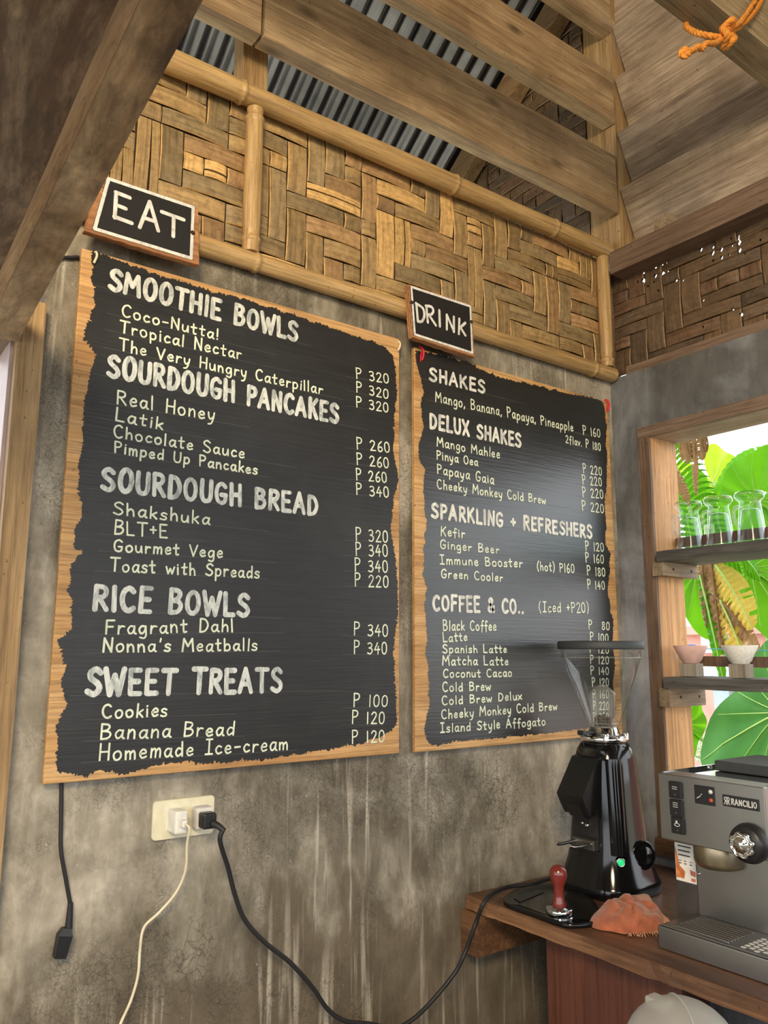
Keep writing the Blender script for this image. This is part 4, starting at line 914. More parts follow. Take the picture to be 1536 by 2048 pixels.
gr.part('hopper_lid', MB().lathe([(.098, .2135), (.108, .2135), (.109, .216), (.109, .231), (.106, .234), (.0, .235)], (GX, GY, hz), n=56), M['matte_lid'])
m = MB(); m.lathe([(.029, .021), (.031, .10)], (GX, GY, hz), n=48, cap=False)
tube_ = gr.part('inner_sleeve', m, M['sleeve'])
m = MB(); m.lathe([(.037, .1005), (.034, .105), (.012, .122), (.003, .125), (.003, .1235), (.012, .12), (.034, .1025)], (GX, GY, hz), n=36, cap=False); gr.part('sleeve_cap', m, M['sleeve'], tube_)
for a in (0.2, 1.8, 3.3, 4.9):
    gr.part('sleeve_rib', MB().box((GX+.0335*math.cos(a)-.0014, GY+.0335*math.sin(a)-.0014, hz+.022), (GX+.0335*math.cos(a)+.0014, GY+.0335*math.sin(a)+.0014, hz+.100)), M['sleeve'], tube_)
gr.part('hopper_gate', MB().box((GX-.075, GY-.005, hz+.006), (GX-.0335, GY+.005, hz+.011)).box((GX-.090, GY-.010, hz+.003), (GX-.075, GY+.010, hz+.014), .002), M['black_plastic'])
# beans inside the sleeve
bm_ = MB(); rnd = random.Random(4); bean = plain('roasted_bean', (.035, .016, .010), .45)
for k in range(90):
    r = .020*math.sqrt(rnd.random()); a = rnd.random()*2*PI; z = .014+rnd.random()*.034*(1-.3*r/.024)
    c = Vector((GX+r*math.cos(a), GY+r*math.sin(a), hz+.003+z)); ax = Vector((rnd.uniform(-1, 1), rnd.uniform(-1, 1), rnd.uniform(-.5, .5))).normalized()
    bm_.lathe([(.0008, -.0052), (.003, -.0035), (.0037, 0), (.003, .0035), (.0008, .0052)], c, ax, 8)
bo_ = solo('coffee_beans', bm_, bean, 'handful of dark roasted beans at the bottom of the clear hopper', 'coffee beans', kind='stuff')

# tray in front of the grinder
TZ = .9205
tr = Thing('grounds_tray', 'black plastic tray on counter end in front of the grinder', 'tray', (-.56, -.17, .92))
tp = [onZ(px, py, .93) for px, py in ((1007, 1802), (1018, 1787), (1040, 1777), (1075, 1770), (1110, 1768), (1150, 1775), (1185, 1800), (1203, 1828), (1200, 1842), (1180, 1847), (1140, 1849), (1110, 1842), (1060, 1824), (1025, 1812))]
tp = spline(tp, 4, True); c0 = sum(tp, Vector())/len(tp)
def rim(f, z): return [Vector((c0.x+(p.x-c0.x)*f, c0.y+(p.y-c0.y)*f, z)) for p in tp]
tr.part('tray_body', MB().loft([rim(.97, .9203), rim(1.0, .924), rim(1.0, .931), rim(.96, .932), rim(.90, .926), rim(.5, .9255), rim(.01, .9255)], True, True), M['gloss_black'])
a = onZ(1028, 1795, .928); b = onZ(1075, 1780, .928); c = onZ(1088, 1783, .928); d_ = onZ(1040, 1803, .928)
tr.part('inset_groove', MB().prism([Vector((q.x, q.y, .9262)) for q in (a, d_, c, b)], (0, 0, .0016)), M['matte_lid'])
tp2 = onZ(1126, 1838, .9257)
tm = Thing('tamper', 'steel coffee tamper with dark red wooden handle on black tray', 'tamper', (tp2.x, tp2.y, .9258)); tx, ty, tz = tp2.x, tp2.y+.01, .9258
tm.part('tamper_base', MB().lathe([(.0285, 0), (.029, .001), (.029, .004), (.0275, .0045), (.0275, .006), (.029, .0065), (.029, .019), (.027, .021), (.012, .023), (.011, .026)], (tx, ty, tz), n=40), M['steel_mirror'])
tm.part('handle', MB().lathe([(.0155, .024), (.0165, .027), (.0125, .036), (.0105, .052), (.0125, .066), (.0175, .078), (.0195, .088), (.018, .099), (.012, .106), (.002, .109)], (tx, ty, tz), n=32), M['red_wood'])
# rag
cl = MB(); nr, na = 34, 120; rings = []
cc = onZ(1252, 1846, .92); 
def ragpt(r, a):
    rad = .082*(1+.18*math.sin(2*a+.8)+.10*math.sin(3*a)+.05*math.sin(7*a))
    x, y = cc.x+.012+r*rad*math.cos(a)*1.05, cc.y+r*rad*math.sin(a)*1.02
    h = .036*(1-r**5)**.8
    h *= .62+.9*abs(noise.noise(Vector((x*17, y*17, 1.3))))+.55*noise.noise(Vector((x*9+.4, y*9, 4)))-.25*(y-cc.y)/.08
    h += .009*max(0, 1-1.6*abs(math.sin((x*26+y*20)+3.4*noise.noise(Vector((x*12, y*12, 0))))))*(1-r**4)-.012*max(0, 1-4*abs(math.sin((x*-22+y*30)+2.6*noise.noise(Vector((x*14, y*14, 5))))))*(1-r**4)
    k = noise.noise_vector(Vector((x*28, y*28, h*30)))*.007*(.3+r)
    return Vector((x+k.x, y+k.y, max(.9225, .9225+h)))
for i in range(nr+1): rings.append([ragpt(1-i/nr*.985, 2*PI*k/na) for k in range(na)])
cl.loft(rings, True, True)
rg_ = Thing('cleaning_cloth', 'crumpled rust orange cloth beside the grinder on the counter', 'cloth', (cc.x, cc.y, .92))
co = rg_.part('cloth', cl, M['cloth'])
fr_ = MB(); rnd = random.Random(9)
for k in range(130):
    a = rnd.uniform(-2.5, .9); p = ragpt(1, a); o = Vector((math.cos(a), math.sin(a), 0)); l = rnd.uniform(.006, .016)
    fr_.tube([p+Vector((0, 0, .001)), p+o*l*.5+Vector((rnd.uniform(-.003, .003), rnd.uniform(-.003, .003), .004)), p+o*l+Vector((rnd.uniform(-.004, .004), rnd.uniform(-.004, .004), -.0005))], .0007, 4)
fo = rg_.part('fringe', fr_, plain('pale_rust_thread', (.62, .34, .22), .95)); fo['kind'] = 'stuff'

# ------------------------------------------------------------------ espresso machine
EX, EY0, EY1 = -.50, -.460, -.693          # front of the head, left and right sides
em = Thing('espresso_machine', 'brushed steel espresso machine on the counter by the window', 'espresso machine', (-.35, -.577, .92))
ZT_, ZH = 1.246, 1.112
em.part('head_housing', MB().box((EX, EY1, ZH), (-.44, EY0, ZT_-.002), .002).box((-.44, EY1, ZH+.0), (-.16, EY0, 1.205), .002), M['steel'])
top = MB().box((EX+.004, EY1+.004, 1.236), (-.16, EY0-.004, 1.2395)); em.part('top_tray', top, M['steel_mirror'])
rimm = MB().box((-.485, EY0-.004, 1.205), (-.16, EY0, ZT_)).box((-.485, EY1, 1.205), (-.16, EY1+.004, ZT_)).box((-.163, EY1, 1.205), (-.16, EY0, ZT_)); em.part('top_rim', rimm, M['steel_mirror'])
lid = MB().box((-.345, EY1-.012, 1.2405), (-.17, EY0-.035, 1.262), .003); lo = em.part('tank_lid', lid, M['matte_lid'])
em.part('lid_grip', MB().lathe([(.03, 0), (.034, .001), (.034, .002), (.0, .0022)], (-.25, -.62, 1.262), n=28), M['black_plastic'], lo)
for yy in (EY0-.014,):
    for xx in (-.47, -.30): em.part('top_screw', MB().lathe([(.006, 0), (.006, .003), (.003, .004)], (xx, yy, 1.2395), n=12), M['chrome'])
# lower body: dark column and steel back plate
em.part('back_column', MB().box((-.440, -.502, .925), (-.17, -.447, ZH-.001), .002), M['steel_dark'])
em.part('back_plate', MB().box((-.446, EY1+.004, .94), (-.18, -.5025, ZH-.001), .002), M['steel'])
def facebox(px0, py0, px1, py1, x0, x1, bev=.0015):
    a, b = onX(px0, (py0+py1)/2, x1), onX(px1, (py0+py1)/2, x1)
    mx = (px0+px1)/2; zt, zb = onX(mx, py0, x1).z, onX(mx, py1, x1).z
    return (x0, a.y, zb), (x1, b.y, zt)
for k, (p0, p1, p2, p3) in enumerate(((1341, 1563, 1366, 1596), (1343, 1599, 1368, 1632), (1346, 1634, 1371, 1667))):
    a, b = facebox(p0, p1, p2, p3, EX-.006, EX+.001); sw = em.part('rocker_switch', MB().box(a, b, .0015), M['black_plastic'])
    y0, y1 = a[1], b[1]; zm = a[2]*.45+b[2]*.55; mk = MB()
    for q in range(2+(k == 1)): mk.box((EX-.0064, y0+(y1-y0)*.3, zm+q*.004), (EX-.0059, y0+(y1-y0)*.68, zm+q*.004+.0011))
    if k == 2: mk = MB().tube([(EX-.0062, (y0+y1)/2+.006*math.cos(t), zm+.003*math.sin(t)) for t in [j*PI/6 for j in range(13)]], .0007, 5).box((EX-.0064, (y0+y1)/2-.001, zm+.003), (EX-.0059, (y0+y1)/2+.003, zm+.008))
    em.part('switch_symbol', mk, M['silver_mark'], sw)
    em.part('indicator_lens', MB().lathe([(.0022, 0), (.0022, .001), (.001, .0015)], (EX-.0058, (y0+y1)/2, a[2]+.007), (-1, 0, 0), 10), M['steel_dark'], sw)
a, b = facebox(1391, 1572, 1430, 1609, EX-.003, EX+.001); ip = em.part('indicator_panel', MB().box(a, b, .001), M['black_plastic'])
def onface(px, py): return onX(px, py, EX-.003)
for (px, py, mm) in ((1421, 1584, 'clear_lens'), (1422, 1601, 'red_lens')): em.part('pilot_lamp', MB().lathe([(.0045, -.001), (.0045, .001), (.003, .003), (.0005, .0036)], onface(px, py), (-1, 0, 0), 14), M[mm], ip)
z1 = MB(); P_ = [onface(x, y) for x, y in ((1404, 1588), (1399, 1592), (1401, 1592), (1394, 1596))]
z1.tube([p+Vector((-.0004, 0, 0)) for p in P_], .0009, 5); em.part('power_symbol', z1, M['silver_mark'], ip)
a, b = facebox(1447, 1594, 1519, 1617, EX-.0025, EX+.001); bp_ = em.part('name_badge', MB().box(a, b, .001), M['black_plastic'])
lt = MB(); y0, y1 = a[1], b[1]; zc_ = (a[2]+b[2])/2; hh = (b[2]-a[2])
def Lb(t): return y0+(y1-y0)*t
letters(lt, 'RANCILIO', (EX-.0025, Lb(.26), zc_-.24*hh), (EX-.0025, Lb(.95), zc_-.24*hh), hh*.48, .0019, nrm=Vector((-1, 0, 0)), track=.2, lift=.0004, wob=0)
letters(lt, 'R', (EX-.0025, Lb(.145), zc_-.32*hh), (EX-.0025, Lb(.215), zc_-.32*hh), hh*.62, .0015, nrm=Vector((-1, 0, 0)), lift=.0004, wob=0)
letters(lt, 'R', (EX-.0025, Lb(.125), zc_-.32*hh), (EX-.0025, Lb(.055), zc_-.32*hh), hh*.62, .0015, nrm=Vector((-1, 0, 0)), lift=.0004, wob=0)
em.part('badge_lettering', lt, M['silver_mark'], bp_)
kc = onX(1502, 1686, EX); kn_ = em.part('steam_knob', MB().lathe([(.036, -.002), (.037, .006), (.034, .018), (.030, .024), (.0, .025)], kc, (-1, 0, 0), 32), M['black_plastic'])
kc2 = kc+Vector((-.025, 0, 0)); mb_ = MB()
pr_ = []
for k in range(48):
    th_ = 2*PI*k/48; pr_.append(.0215+.0028*(1 if (k//3) % 2 else 0))
rr = lambda f, x: [kc2+Vector((x, f*pr_[k]*math.cos(2*PI*k/48), f*pr_[k]*math.sin(2*PI*k/48))) for k in range(48)]
mb_.loft([rr(1, 0), rr(1, -.010), rr(.93, -.013), rr(.80, -.0125), rr(.78, -.011), rr(.62, -.011), rr(.60, -.0135), rr(.01, -.0145)], True, True)
em.part('knob_cap', mb_, M['chrome'], kn_)
gc = onX(1424, 1690, -.475); em.part('group_head', MB().lathe([(.0, -.040), (.040, -.040), (.046, -.037), (.049, -.028), (.049, -.003), (.045, .012)], (-.452+.0, gc.y, ZH-.002), n=40), M['bronze'])
sk = em.part('info_sticker', MB().box((-.4409, -.4985, 1.020), (-.4401, -.4505, 1.096)), M['white_plastic'], label='white sticker with orange picture and small print')
sm_ = MB()
for zz in (1.089, 1.080, 1.071): sm_.box((-.4414, -.490+random.random()*.006, zz), (-.4409, -.458, zz+.0028))
for yy in (-.462, -.474, -.487):
    sm_.box((-.4414, yy-.003, 1.055), (-.4409, yy+.003, 1.057)); sm_.box((-.4414, yy-.003, 1.0605), (-.4409, yy+.003, 1.062))
em.part('small_print', sm_, M['steel_dark'], sk)
pi_ = MB().prism([(-.4414, -.4515, 1.088), (-.4414, -.456, 1.070), (-.4414, -.461, 1.05), (-.4414, -.473, 1.040), (-.4414, -.470, 1.026), (-.4414, -.4515, 1.026)], (.0005, 0, 0)); em.part('sticker_picture', pi_, plain('orange_print', (.62, .20, .06), .5, var=.4, scale=80), sk)
em.part('sticker_picture', MB().prism([(-.4414, -.484, 1.046), (-.4414, -.497, 1.044), (-.4414, -.497, 1.034), (-.4414, -.486, 1.036)], (.0005, 0, 0)).box((-.4414, -.496, 1.024), (-.4409, -.486, 1.030)), plain('rust_print', (.50, .14, .10), .5, var=.3, scale=80), sk)
em.part('plate_screw', MB().lathe([(.004, 0), (.004, .002), (.002, .0035)], (-.4462, -.508, 1.045), (-1, 0, 0), 12), M['chrome'])
dt = em.part('drip_tray', MB().box((-.566, -.735, .9205), (-.40, -.488, .962), .002), M['steel'])
gr_ = MB().box((-.561, -.73, .962), (-.448, -.4925, .9645), .001); em.part('tray_grate', gr_, M['steel'])
rg2 = MB()
for k in range(9): rg2.tube([(-.548+k*.0105, -.515, .9645), (-.548+k*.0105, -.53, .9655), (-.548+k*.0105, -.615, .9655), (-.548+k*.0105, -.63, .9645)], .0026, 6)
em.part('grate_rib', rg2, M['steel'])
hs = MB()
for i in range(6):
    for j in range(4): hs.box((-.552+i*.014+(j % 2)*.007, -.655-j*.013, .9646), (-.545+i*.014+(j % 2)*.007, -.663-j*.013, .9652))
em.part('grate_slots', hs, M['silver_mark'])
for xx in (-.42, -.20):
    for yy in (EY0-.05, EY1+.03): em.part('foot', MB().lathe([(.012, 0), (.012, .02)], (xx, yy, .9203), n=14), M['black_rubber'])

# ------------------------------------------------------------------ shelves, mugs, bowls in the window
def shelf(z0, z1, label):
    y0, y1 = -1.52, -.1355; n = 30; rg = []
    for k in range(n+1):
        y = y1+(y0-y1)*k/n; w = noise.noise(Vector((y*7, z0*9, 0)))*.004; h = noise.noise(Vector((y*16, z0, 2)))*.0015
        yy = y-.02 if k == 0 else y
        rg.append([(-.032+w, y-(.022 if k == 0 else 0), z0+h), (.150, y, z0), (.150, y, z1), (-.032+w, y-(.022 if k == 0 else 0), z1+h)])
    return solo('window_shelf', MB().loft(rg, True, False), M['shelf'], label, 'shelf', 'weathered shelves across the window')
shelf(1.752, 1.781, 'upper weathered window shelf carrying the glass mugs')
shelf(1.397, 1.428, 'lower weathered window shelf carrying the two small bowls')
for z0, z1, lab in ((1.712, 1.7515, 'small wood block fixed to window jamb under upper shelf'), (1.345, 1.3965, 'small nailed wood block fixed to window jamb under lower shelf')):
    q = MB().box((-.022, -.168, z0), (.152, -.1335, z1), .001); t = Thing('shelf_block', lab, 'shelf block', (.06, -.15, z0)); t.part('block', q, M['block'])
    for xx in (.03, .12): t.part('nail', MB().lathe([(.004, -.001), (.004, .001), (.001, .0015)], (xx, -.1682, (z0+z1)/2), (0, -1, 0), 8), M['nail'])
solo('window_rail', rough_beam((.100, -1.5, 1.806), (.125, -.136, 1.832), 61, .002), M['cabinet'], 'dark wooden rail across the window behind the glass mugs', 'rail')
solo('window_rail', rough_beam((.125, -1.5, 1.455), (.148, -.136, 1.485), 62, .002), M['frame_dark'], 'brown wooden rail across the window behind the small bowls', 'rail')
def mug(label, c, h, rot):
    c = Vector(c); t = Thing('glass_mug', label, 'glass mug', c, 'upturned glass mugs on the upper shelf'); k = h/.136
    out = [(.037, 0), (.0365, .004), (.0268, .100), (.0255, .106), (.0265, .112), (.033, .118), (.0365, .123), (.037, .129), (.034, .135), (.0, .133)]
    inn = [(.0, .092), (.018, .091), (.0235, .087), (.0345, .003)]
    m = MB(); pr = [(r*k, z*k) for r, z in out]+[(r*k, z*k) for r, z in inn]; pr.append(pr[0]); m.lathe(pr, c, n=40, cap=False); t.part('cup', m, M['glass'])
    d = Vector((math.cos(rot), math.sin(rot), 0)); P = [c+d*(r*k)+Vector((0, 0, z*k)) for r, z in ((.028, .090), (.040, .095), (.0495, .084), (.0505, .064), (.044, .049), (.0325, .046))]
    t.part('handle', MB().tube(spline(P, 6), .0048*k, 10), M['sleeve']); return t
sx_ = .045
for i, (px, lab) in enumerate(((1381, 'upturned glass mug nearest to the window jamb'), (1442, 'upturned glass mug in the middle of the three'), (1506, 'upturned glass mug farthest from the jamb, at photo edge'))):
    q = onX(px, 1092, sx_); mug(lab, (sx_, q.y, 1.7825), .142, math.radians(158))
def bowl(label, c, mat):
    t = Thing('small_bowl', label, 'bowl', c, None); R_ = .046
    pr = [(.0, 0), (.022, 0), (.023, .004), (.027, .007), (.046, .047), (.0455, .049), (.0435, .047), (.025, .011), (.0, .008)]
    t.part('bowl_body', MB().lathe(pr, c, n=40, cap=False), mat); return t
pinkg = plain('pink_ceramic', (.66, .42, .36), .4); whiteg = plain('speckled_cream_ceramic', (.72, .69, .62), .4, var=.12, scale=160)
for px, lab, mt, labc in ((1384, 'small pink ceramic bowl on a wood cube nearest the jamb', pinkg, 'square wood cube under the pink bowl'), (1483, 'small cream ceramic bowl on a wood cube farther from jamb', whiteg, 'square wood cube under the cream bowl')):
    q = onX(px, 1350, .03); y = q.y; s_ = .0235
    cb = MB().box((.03-s_, y-s_, 1.429), (.03+s_, y+s_, 1.4645), .001)
    o = solo('wood_cube', MB().box((-s_, -s_, 0), (s_, s_, .0355), .001), M['cube'], labc, 'wood cube'); o.location = (.03, y, 1.4295); o.rotation_euler[2] = math.radians(8)
    bowl(lab, Vector((.03, y, 1.4655)), mt)

tl = Thing('clothes_line', 'thin teal line with a blue clip strung behind the small bowls', 'line', onX(1385, 1300, .5))
tl.part('line', MB().tube([onX(1330, 1290, .5), onX(1377, 1296, .5), onX(1480, 1300, .5), onX(1600, 1303, .5)], .0016, 6), plain('teal_cord', (.02, .30, .34), .5))
tl.part('clip', MB().box(onX(1374, 1297, .49), onX(1391, 1289, .51), .001), plain('blue_plastic', (.03, .16, .62), .4))
# ------------------------------------------------------------------ clear tub low at the bottom of the frame
tb = onX(1362, 2040, -.85)
st = Thing('stool', 'low wooden stool under the clear plastic tub', 'stool', (-.85, tb.y, 0))
st.part('seat', MB().box((-.98, tb.y-.13, .74), (-.72, tb.y+.13, .765), .004), M['counter'])
for sx2 in (-.96, -.765):
    for sy2 in (-.11, .085): st.part('leg', MB().box((sx2, tb.y+sy2, 0), (sx2+.025, tb.y+sy2+.025, .74)), M['counter'])
tub = Thing('plastic_tub', 'translucent round plastic tub at the bottom edge before the counter', 'plastic tub', (-.85, tb.y, .766))
ztop = onX(1362, 1999, -.85).z; hT = ztop-.766
R0 = abs(onX(1270, 2046, -.85).y-onX(1452, 2046, -.85).y)/2
DH = .075; dome = [(R0*1.05, 0), (R0*1.06, hT-DH*1.3)]+[(max(R0*1.06*math.cos(q*PI/2/9), .001), hT-DH+DH*math.sin(q*PI/2/9)) for q in range(10)]
m = MB(); m.lathe(dome, (-.85, tb.y, .766), n=64, cap=False); tub.part('tub_body', m, M['tub'])
m = MB(); m.tube([Vector((-.85+R0*1.06*math.cos(a)*.58, tb.y+R0*1.06*math.cos(a)*.815, .766+hT-DH+DH*math.sin(a)+.001)) for a in [PI*k/36 for k in range(37)]], .0016, 6, False); tub.part('mould_ridge', m, M['tub'])
ta = onX(1318, 2003, -.85); tub.part('pull_tab', MB().box((-.868, ta.y-.022, ztop-.022), (-.842, ta.y+.014, ztop-.007), .003), M['tub'])

# ------------------------------------------------------------------ garden outside the window
def frame(tip, nrm):
    t = Vector(tip).normalized(); n = Vector(nrm); n = (n-t*n.dot(t)).normalized(); return t, n.cross(t), n
def taro_blade(mb, vb, c, tip, nrm, L, W, seed, cup=.12, wave=.02):
    """heart shaped blade: petiole joins at c, tip points along tip"""
    t, s, n = frame(tip, nrm); c = Vector(c); rnd = random.Random(seed)
    N, RR = 72, 9; prof = []
    for k in range(N):
        th = 2*PI*k/N; a = abs(((th+PI) % (2*PI))-PI)
        # radius: long to the tip, full at the shoulders, notch at the back
        r = .50+.5*math.exp(-(a/.42)**2)*1.0+.10*math.exp(-((a-1.9)/.5)**2)+.22*math.exp(-((a-2.55)/.26)**2)-.42*math.exp(-((a-PI)/.20)**2)
        prof.append((th, r))
    def pt(th, r, f, o=0):
        u, v = r*f*math.cos(th)*L*.95, r*f*math.sin(th)*W*1.05
        h = -cup*(u*u/(L)+v*v/W*.8)+.05*abs(v)+wave*f*f*math.sin(9*th+seed)*.7+noise.noise(Vector((u*6, v*6, seed)))*.02*f
        h += .012*math.cos(14*math.atan2(v, u+.001))*f*(1-f)
        return c+t*u+s*v+n*(h+o)
    v = [c]; f = []
    for j in range(1, RR+1):
        for th, r in prof: v.append(pt(th, r, j/RR))
    for k in range(N): f.append((0, 1+k, 1+(k+1) % N))
    for j in range(RR-1):
        for k in range(N): f.append((1+j*N+k, 1+(j+1)*N+k, 1+(j+1)*N+(k+1) % N, 1+j*N+(k+1) % N))
    mb.add(v, f, True)
    for a in (0, .38, .8, 1.25, 1.75, 2.3, 2.75):
        for sg in ((1,) if a == 0 else (1, -1)):
            th = sg*a; k = int(((th) % (2*PI))/(2*PI)*N) % N; r = prof[k][1]
            vb.tube([pt(th*(.9+.1*q/6), r*.97, max(q/6, .01), .002) for q in range(7)], (.0036 if a == 0 else .0022)*L/.4, 5, True, lambda q: 1-.75*q)
def taro_plant(label, root, leaves, mat='leaf', name='taro_plant', group=None):
    root = Vector(root); t = Thing(name, label, 'taro plant', root, group)
    for i, (c, tip, nrm, L, W) in enumerate(leaves):
        c = Vector(c); mb, vb = MB(), MB(); taro_blade(mb, vb, c, tip, nrm, L, W, i*3+int(L*100)); lf = t.part('leaf', mb, M[mat]); t.part('veins', vb, M['leafvein'], lf)
        mid = root.lerp(c, .6)+Vector((.12, 0, .12)); t.part('stalk', MB().tube(spline([root, mid, c], 8), .016, 8, True, lambda q: 1-.5*q), M['stem'])
    return t
def banana_blade(mb, base, tip, nrm, L, W, droop, seed, tears=8, fold=.25):
    t, s, n = frame(tip, nrm); rnd = random.Random(seed); N = 40; rows = []
    base = Vector(base)
    for i in range(N+1):
        q = i/N; w = W*.5*(math.sin(PI*min(1, q*.93+.07))**.55); x = L*q
        P = base+t*x*(1-.12*droop*q)+Vector((0, 0, -1))*droop*L*q*q*.55
        rows.append([P+s*w*f+n*(-fold*abs(f)*w+.008*math.sin(i*1.9+f*3)*(abs(f)))+Vector((0, 0, -droop*.25*abs(f)*w)) for f in (-1, -.66, -.33, 0, .33, .66, 1)])
    tearset = {(rnd.randrange(4, N-2), rnd.choice((0, 1))) for _ in range(tears)}
    v = []; f = []
    for i in range(N):
        for k in range(6):
            side = 0 if k < 3 else 1
            a, b, c, d = rows[i][k], rows[i][k+1], rows[i+1][k+1], rows[i+1][k]
            if (i, side) in tearset and (k in (0, 1, 4, 5)): continue
            o = len(v); v += [a, b, c, d]; f.append((o, o+1, o+2, o+3))
    mb.add(v, f, True); return [r[3] for r in rows]
X1, X2 = 1.15, 1.9
toward = lambda P: (CAM-Vector(P)).normalized()
def leafat(px, py, x, tipx, tipy, L, W, up=.35, side=0.0):
    c = onX(px, py, x); e = onX(tipx, tipy, x); nrm = toward(c)+Vector((0, side, up)); return (c, e-c, nrm, L, W)
taro_plant('taro plant with one huge leaf low in the window behind the machine', (1.5, -.75, -.13), [leafat(1560, 1425, 1.25, 1412, 1500, .50, .50, .5), leafat(1600, 1545, 1.05, 1480, 1640, .36, .34, .8)], 'leaf_deep')
taro_plant('taro plant with a broad bright leaf left between the two shelves', (1.9, .15, -.13), [leafat(1392, 1145, 1.7, 1415, 1235, .36, .34, .2), leafat(1368, 1450, 1.5, 1372, 1530, .20, .17, .2)], 'leaf')
taro_plant('taro plant with veined leaves behind the glass mugs', (2.2, -.7, -.13), [leafat(1515, 1000, 1.8, 1440, 1075, .40, .36, .3), leafat(1500, 1135, 2.0, 1560, 1225, .52, .46, .25), leafat(1418, 1010, 2.1, 1400, 1090, .33, .30, .2)], 'leaf')
taro_plant('yellow green taro leaf left of the middle glass mug', (2.95, .9, -.13), [leafat(1425, 965, 2.9, 1480, 1045, .46, .36, .3)], 'leaf_yellow')
bp = Thing('banana_plant', 'banana plant with broad leaves against the white sky', 'banana plant', (2.6, -.5, -.13))
bp.part('trunk', MB().tube(spline([(2.6, -.5, -.13), (2.62, -.48, .9), (2.55, -.5, 1.9)], 8), .07, 12, True, lambda q: 1-.4*q), M['stem'])
for i, (a, b, w, dr_, mt) in enumerate((((1440, 1010), (1560, 915), .42, .15, 'leaf'), ((1450, 1060), (1360, 905), .20, .5, 'leaf'), ((1420, 1060), (1345, 960), .18, .7, 'leaf'))):
    A, B = onX(*a, 2.3), onX(*b, 2.3); mb = MB(); mid = banana_blade(mb, A, B-A, toward(A)+Vector((0, 0, .4)), (B-A).length*1.2, w, dr_, i+3, 10)
    lf = bp.part('leaf', mb, M[mt]); bp.part('midrib', MB().tube(mid, .010, 6, True, lambda q: 1-.8*q), M['leafvein'], lf)
    bp.part('leaf_stalk', MB().tube(spline([Vector((2.55, -.5, 1.85)), Vector((2.5, -.45, 1.9)).lerp(A, .5)+Vector((0, 0, .05)), A], 6), .018, 8), M['stem'])
# young banana with drooping, partly dead leaves between the shelves
yb = Thing('young_banana_plant', 'young banana plant with dry drooping brown and yellow leaves', 'banana plant', (1.5, -.45, -.13))
yb.part('trunk', MB().tube(spline([(1.5, -.45, -.13), onX(1455, 1300, 1.45), onX(1425, 1120, 1.45), onX(1418, 1050, 1.45)], 10), .035, 10, True, lambda q: 1-.35*q), M['stem'])
for i, (a, b, w, dr_, mt, ts) in enumerate((((1412, 1090), (1520, 1060), .16, 1.25, 'leaf', 6), ((1430, 1130), (1500, 1215), .15, .6, 'leaf_gold', 9), ((1440, 1200), (1495, 1310), .13, .5, 'leaf_gold', 9), ((1418, 1090), (1440, 1260), .07, .3, 'leaf_dry', 6), ((1425, 1190), (1520, 1260), .08, .8, 'leaf_dry', 8), ((1402, 1100), (1412, 1230), .06, .2, 'leaf_dry', 6), ((1400, 1150), (1445, 1340), .06, .2, 'leaf', 3))):
    A, B = onX(*a, 1.4), onX(*b, 1.4); mb = MB(); mid = banana_blade(mb, A, B-A, toward(A)+Vector((0, .3, .3)), (B-A).length*1.1, w, dr_, i+13, ts, .5); lf = yb.part('leaf', mb, M[mt])
    yb.part('midrib', MB().tube(mid, .006, 6, True, lambda q: 1-.8*q), M['leafvein'] if mt != 'leaf_dry' else M['leaf_dry'], lf)
# dead hanging fronds at the window's upper left
hf = Thing('dead_palm_frond', 'grey brown dead fronds hanging at the top left of window', 'palm frond', onX(1395, 1100, 1.0))
for i, (a, b, w) in enumerate((((1365, 880), (1375, 925), .05), ((1388, 870), (1392, 990), .028), ((1400, 872), (1405, 920), .04), ((1352, 940), (1378, 1010), .04), ((1410, 870), (1412, 905), .025), ((1378, 875), (1384, 915), .03))):
    A, B = onX(*a, 1.0), onX(*b, 1.0); mb = MB(); banana_blade(mb, A, B-A, toward(A), (B-A).length, w, .05, i+40, 3, .8); hf.part('frond', mb, M['leaf_dry'])
hf.part('stalk', MB().tube(spline([onX(1340, 862, 1.0), onX(1380, 866, 1.0), onX(1440, 850, 1.0), onX(1560, 800, 1.0)], 6), .012, 8), M['leaf_dry'])
pf = Thing('palm_frond', 'feathery green palm frond beside the window jamb', 'palm frond', onX(1375, 1060, 1.6))
spine = spline([onX(1400, 1090, 1.6), onX(1375, 1000, 1.6), onX(1345, 915, 1.6), onX(1325, 880, 1.6)], 8); pf.part('spine', MB().tube(spine, .008, 6), M['stem'])
lm_ = MB()
for k in range(1, len(spine)-1):
    for sg in (1, -1):
        A = spine[k]; d = (spine[k+1]-spine[k-1]).normalized(); o = (d.cross(toward(A))*sg+d*.7).normalized(); banana_blade(lm_, A, o, toward(A)+Vector((0, 0, .3)), .22, .022, .8, k, 0, .4)
pf.part('leaflets', lm_, M['leaf'])
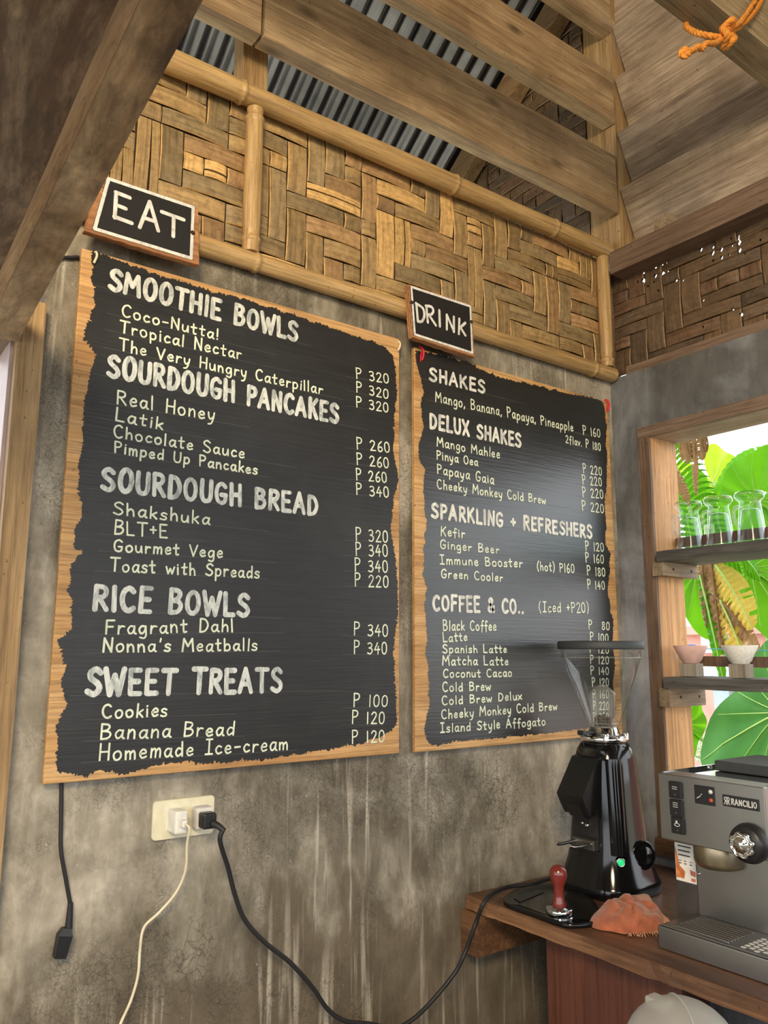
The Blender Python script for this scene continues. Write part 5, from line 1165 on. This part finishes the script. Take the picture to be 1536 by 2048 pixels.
# pink walled house and bits seen low between the leaves
pw = Thing('garden_wall', 'pink plastered garden wall beyond the plants', 'garden wall', (3.2, 0, -.13))
pw.part('wall_face', MB().box((3.2, -3.0, -.13), (3.32, 2.6, 1.62)), M['pink_wall']); pw.part('coping', MB().box((3.15, -3.0, 1.62), (3.36, 2.6, 1.68)), M['pink_wall'])
pa = onX(1415, 1268, 3.1); 
solo('painted_board', MB().box((3.17, pa.y-.12, pa.z-.13), (3.198, pa.y+.10, pa.z+.13)), plain('pale_lilac_board', (.80, .62, .66), .5, var=.2, scale=18), 'pale pink board leaning on the garden wall', 'board')
pb2 = onX(1440, 1350, 2.6)
solo('wash_basin', MB().box((2.55, pb2.y-.28, pb2.z-.06), (2.75, pb2.y+.28, pb2.z+.05), .02).box((2.6, pb2.y-.05, -.13), (2.7, pb2.y+.05, pb2.z-.06)), plain('pale_blue_paint', (.55, .68, .85), .4), 'pale blue basin standing beyond the lower shelf', 'basin')
# pale grassy leaves low behind the lower shelf
gl_ = Thing('spiky_grass_plant', 'pale spiky grass clump seen beneath the lower shelf', 'grass', (2.5, -.1, -.13)); gm = MB(); rnd = random.Random(3)
cgr = onX(1440, 1480, 2.5)
for k in range(60):
    a = rnd.uniform(-1.3, 1.3); A = cgr+Vector((rnd.uniform(-.05, .05), rnd.uniform(-.05, .05), -.15)); banana_blade(gm, A, Vector((rnd.uniform(-.3, .3), -math.sin(a), math.cos(a))), toward(A), rnd.uniform(.25, .45), .014, .5, k, 0, .5)
gl_.part('blades', gm, plain('pale_grass', (.62, .70, .48), .5)); gl_.part('stem', MB().tube([(2.5, -.1, -.13), cgr+Vector((0, 0, -.14))], .03, 8), M['stem'])
# trees behind
for i, (y, z, r, lab) in enumerate(((-2.2, 2.2, 1.1, 'loose leafy tree beyond the garden wall, right of the window'), (1.9, 1.9, 1.2, 'dense leafy tree beyond the garden wall, near the jamb'))):
    tt = Thing('garden_tree', lab, 'tree', (6.0, y, -.13)); rnd = random.Random(20+i); m = MB()
    for k in range(900):
        d = Vector((rnd.gauss(0, 1), rnd.gauss(0, 1), rnd.gauss(0, 1))).normalized()*r*rnd.random()**.4; c = Vector((6.0, y, z))+d
        t_, s_, n_ = frame((rnd.uniform(-1, 1), rnd.uniform(-1, 1), -.6), (rnd.uniform(-1, .2), rnd.uniform(-1, 1), 1)); l, w = rnd.uniform(.10, .2), rnd.uniform(.03, .06)
        m.add([c, c+t_*l*.5+s_*w, c+t_*l, c+t_*l*.5-s_*w], [(0, 1, 2, 3)])
    tt.part('foliage', m, M['leaf']); tt.part('trunk', MB().tube([(6, y, -.13), (6.05, y+.1, z*.6), (6, y, z)], .09, 8, True, lambda q: 1-.5*q), M['post'])
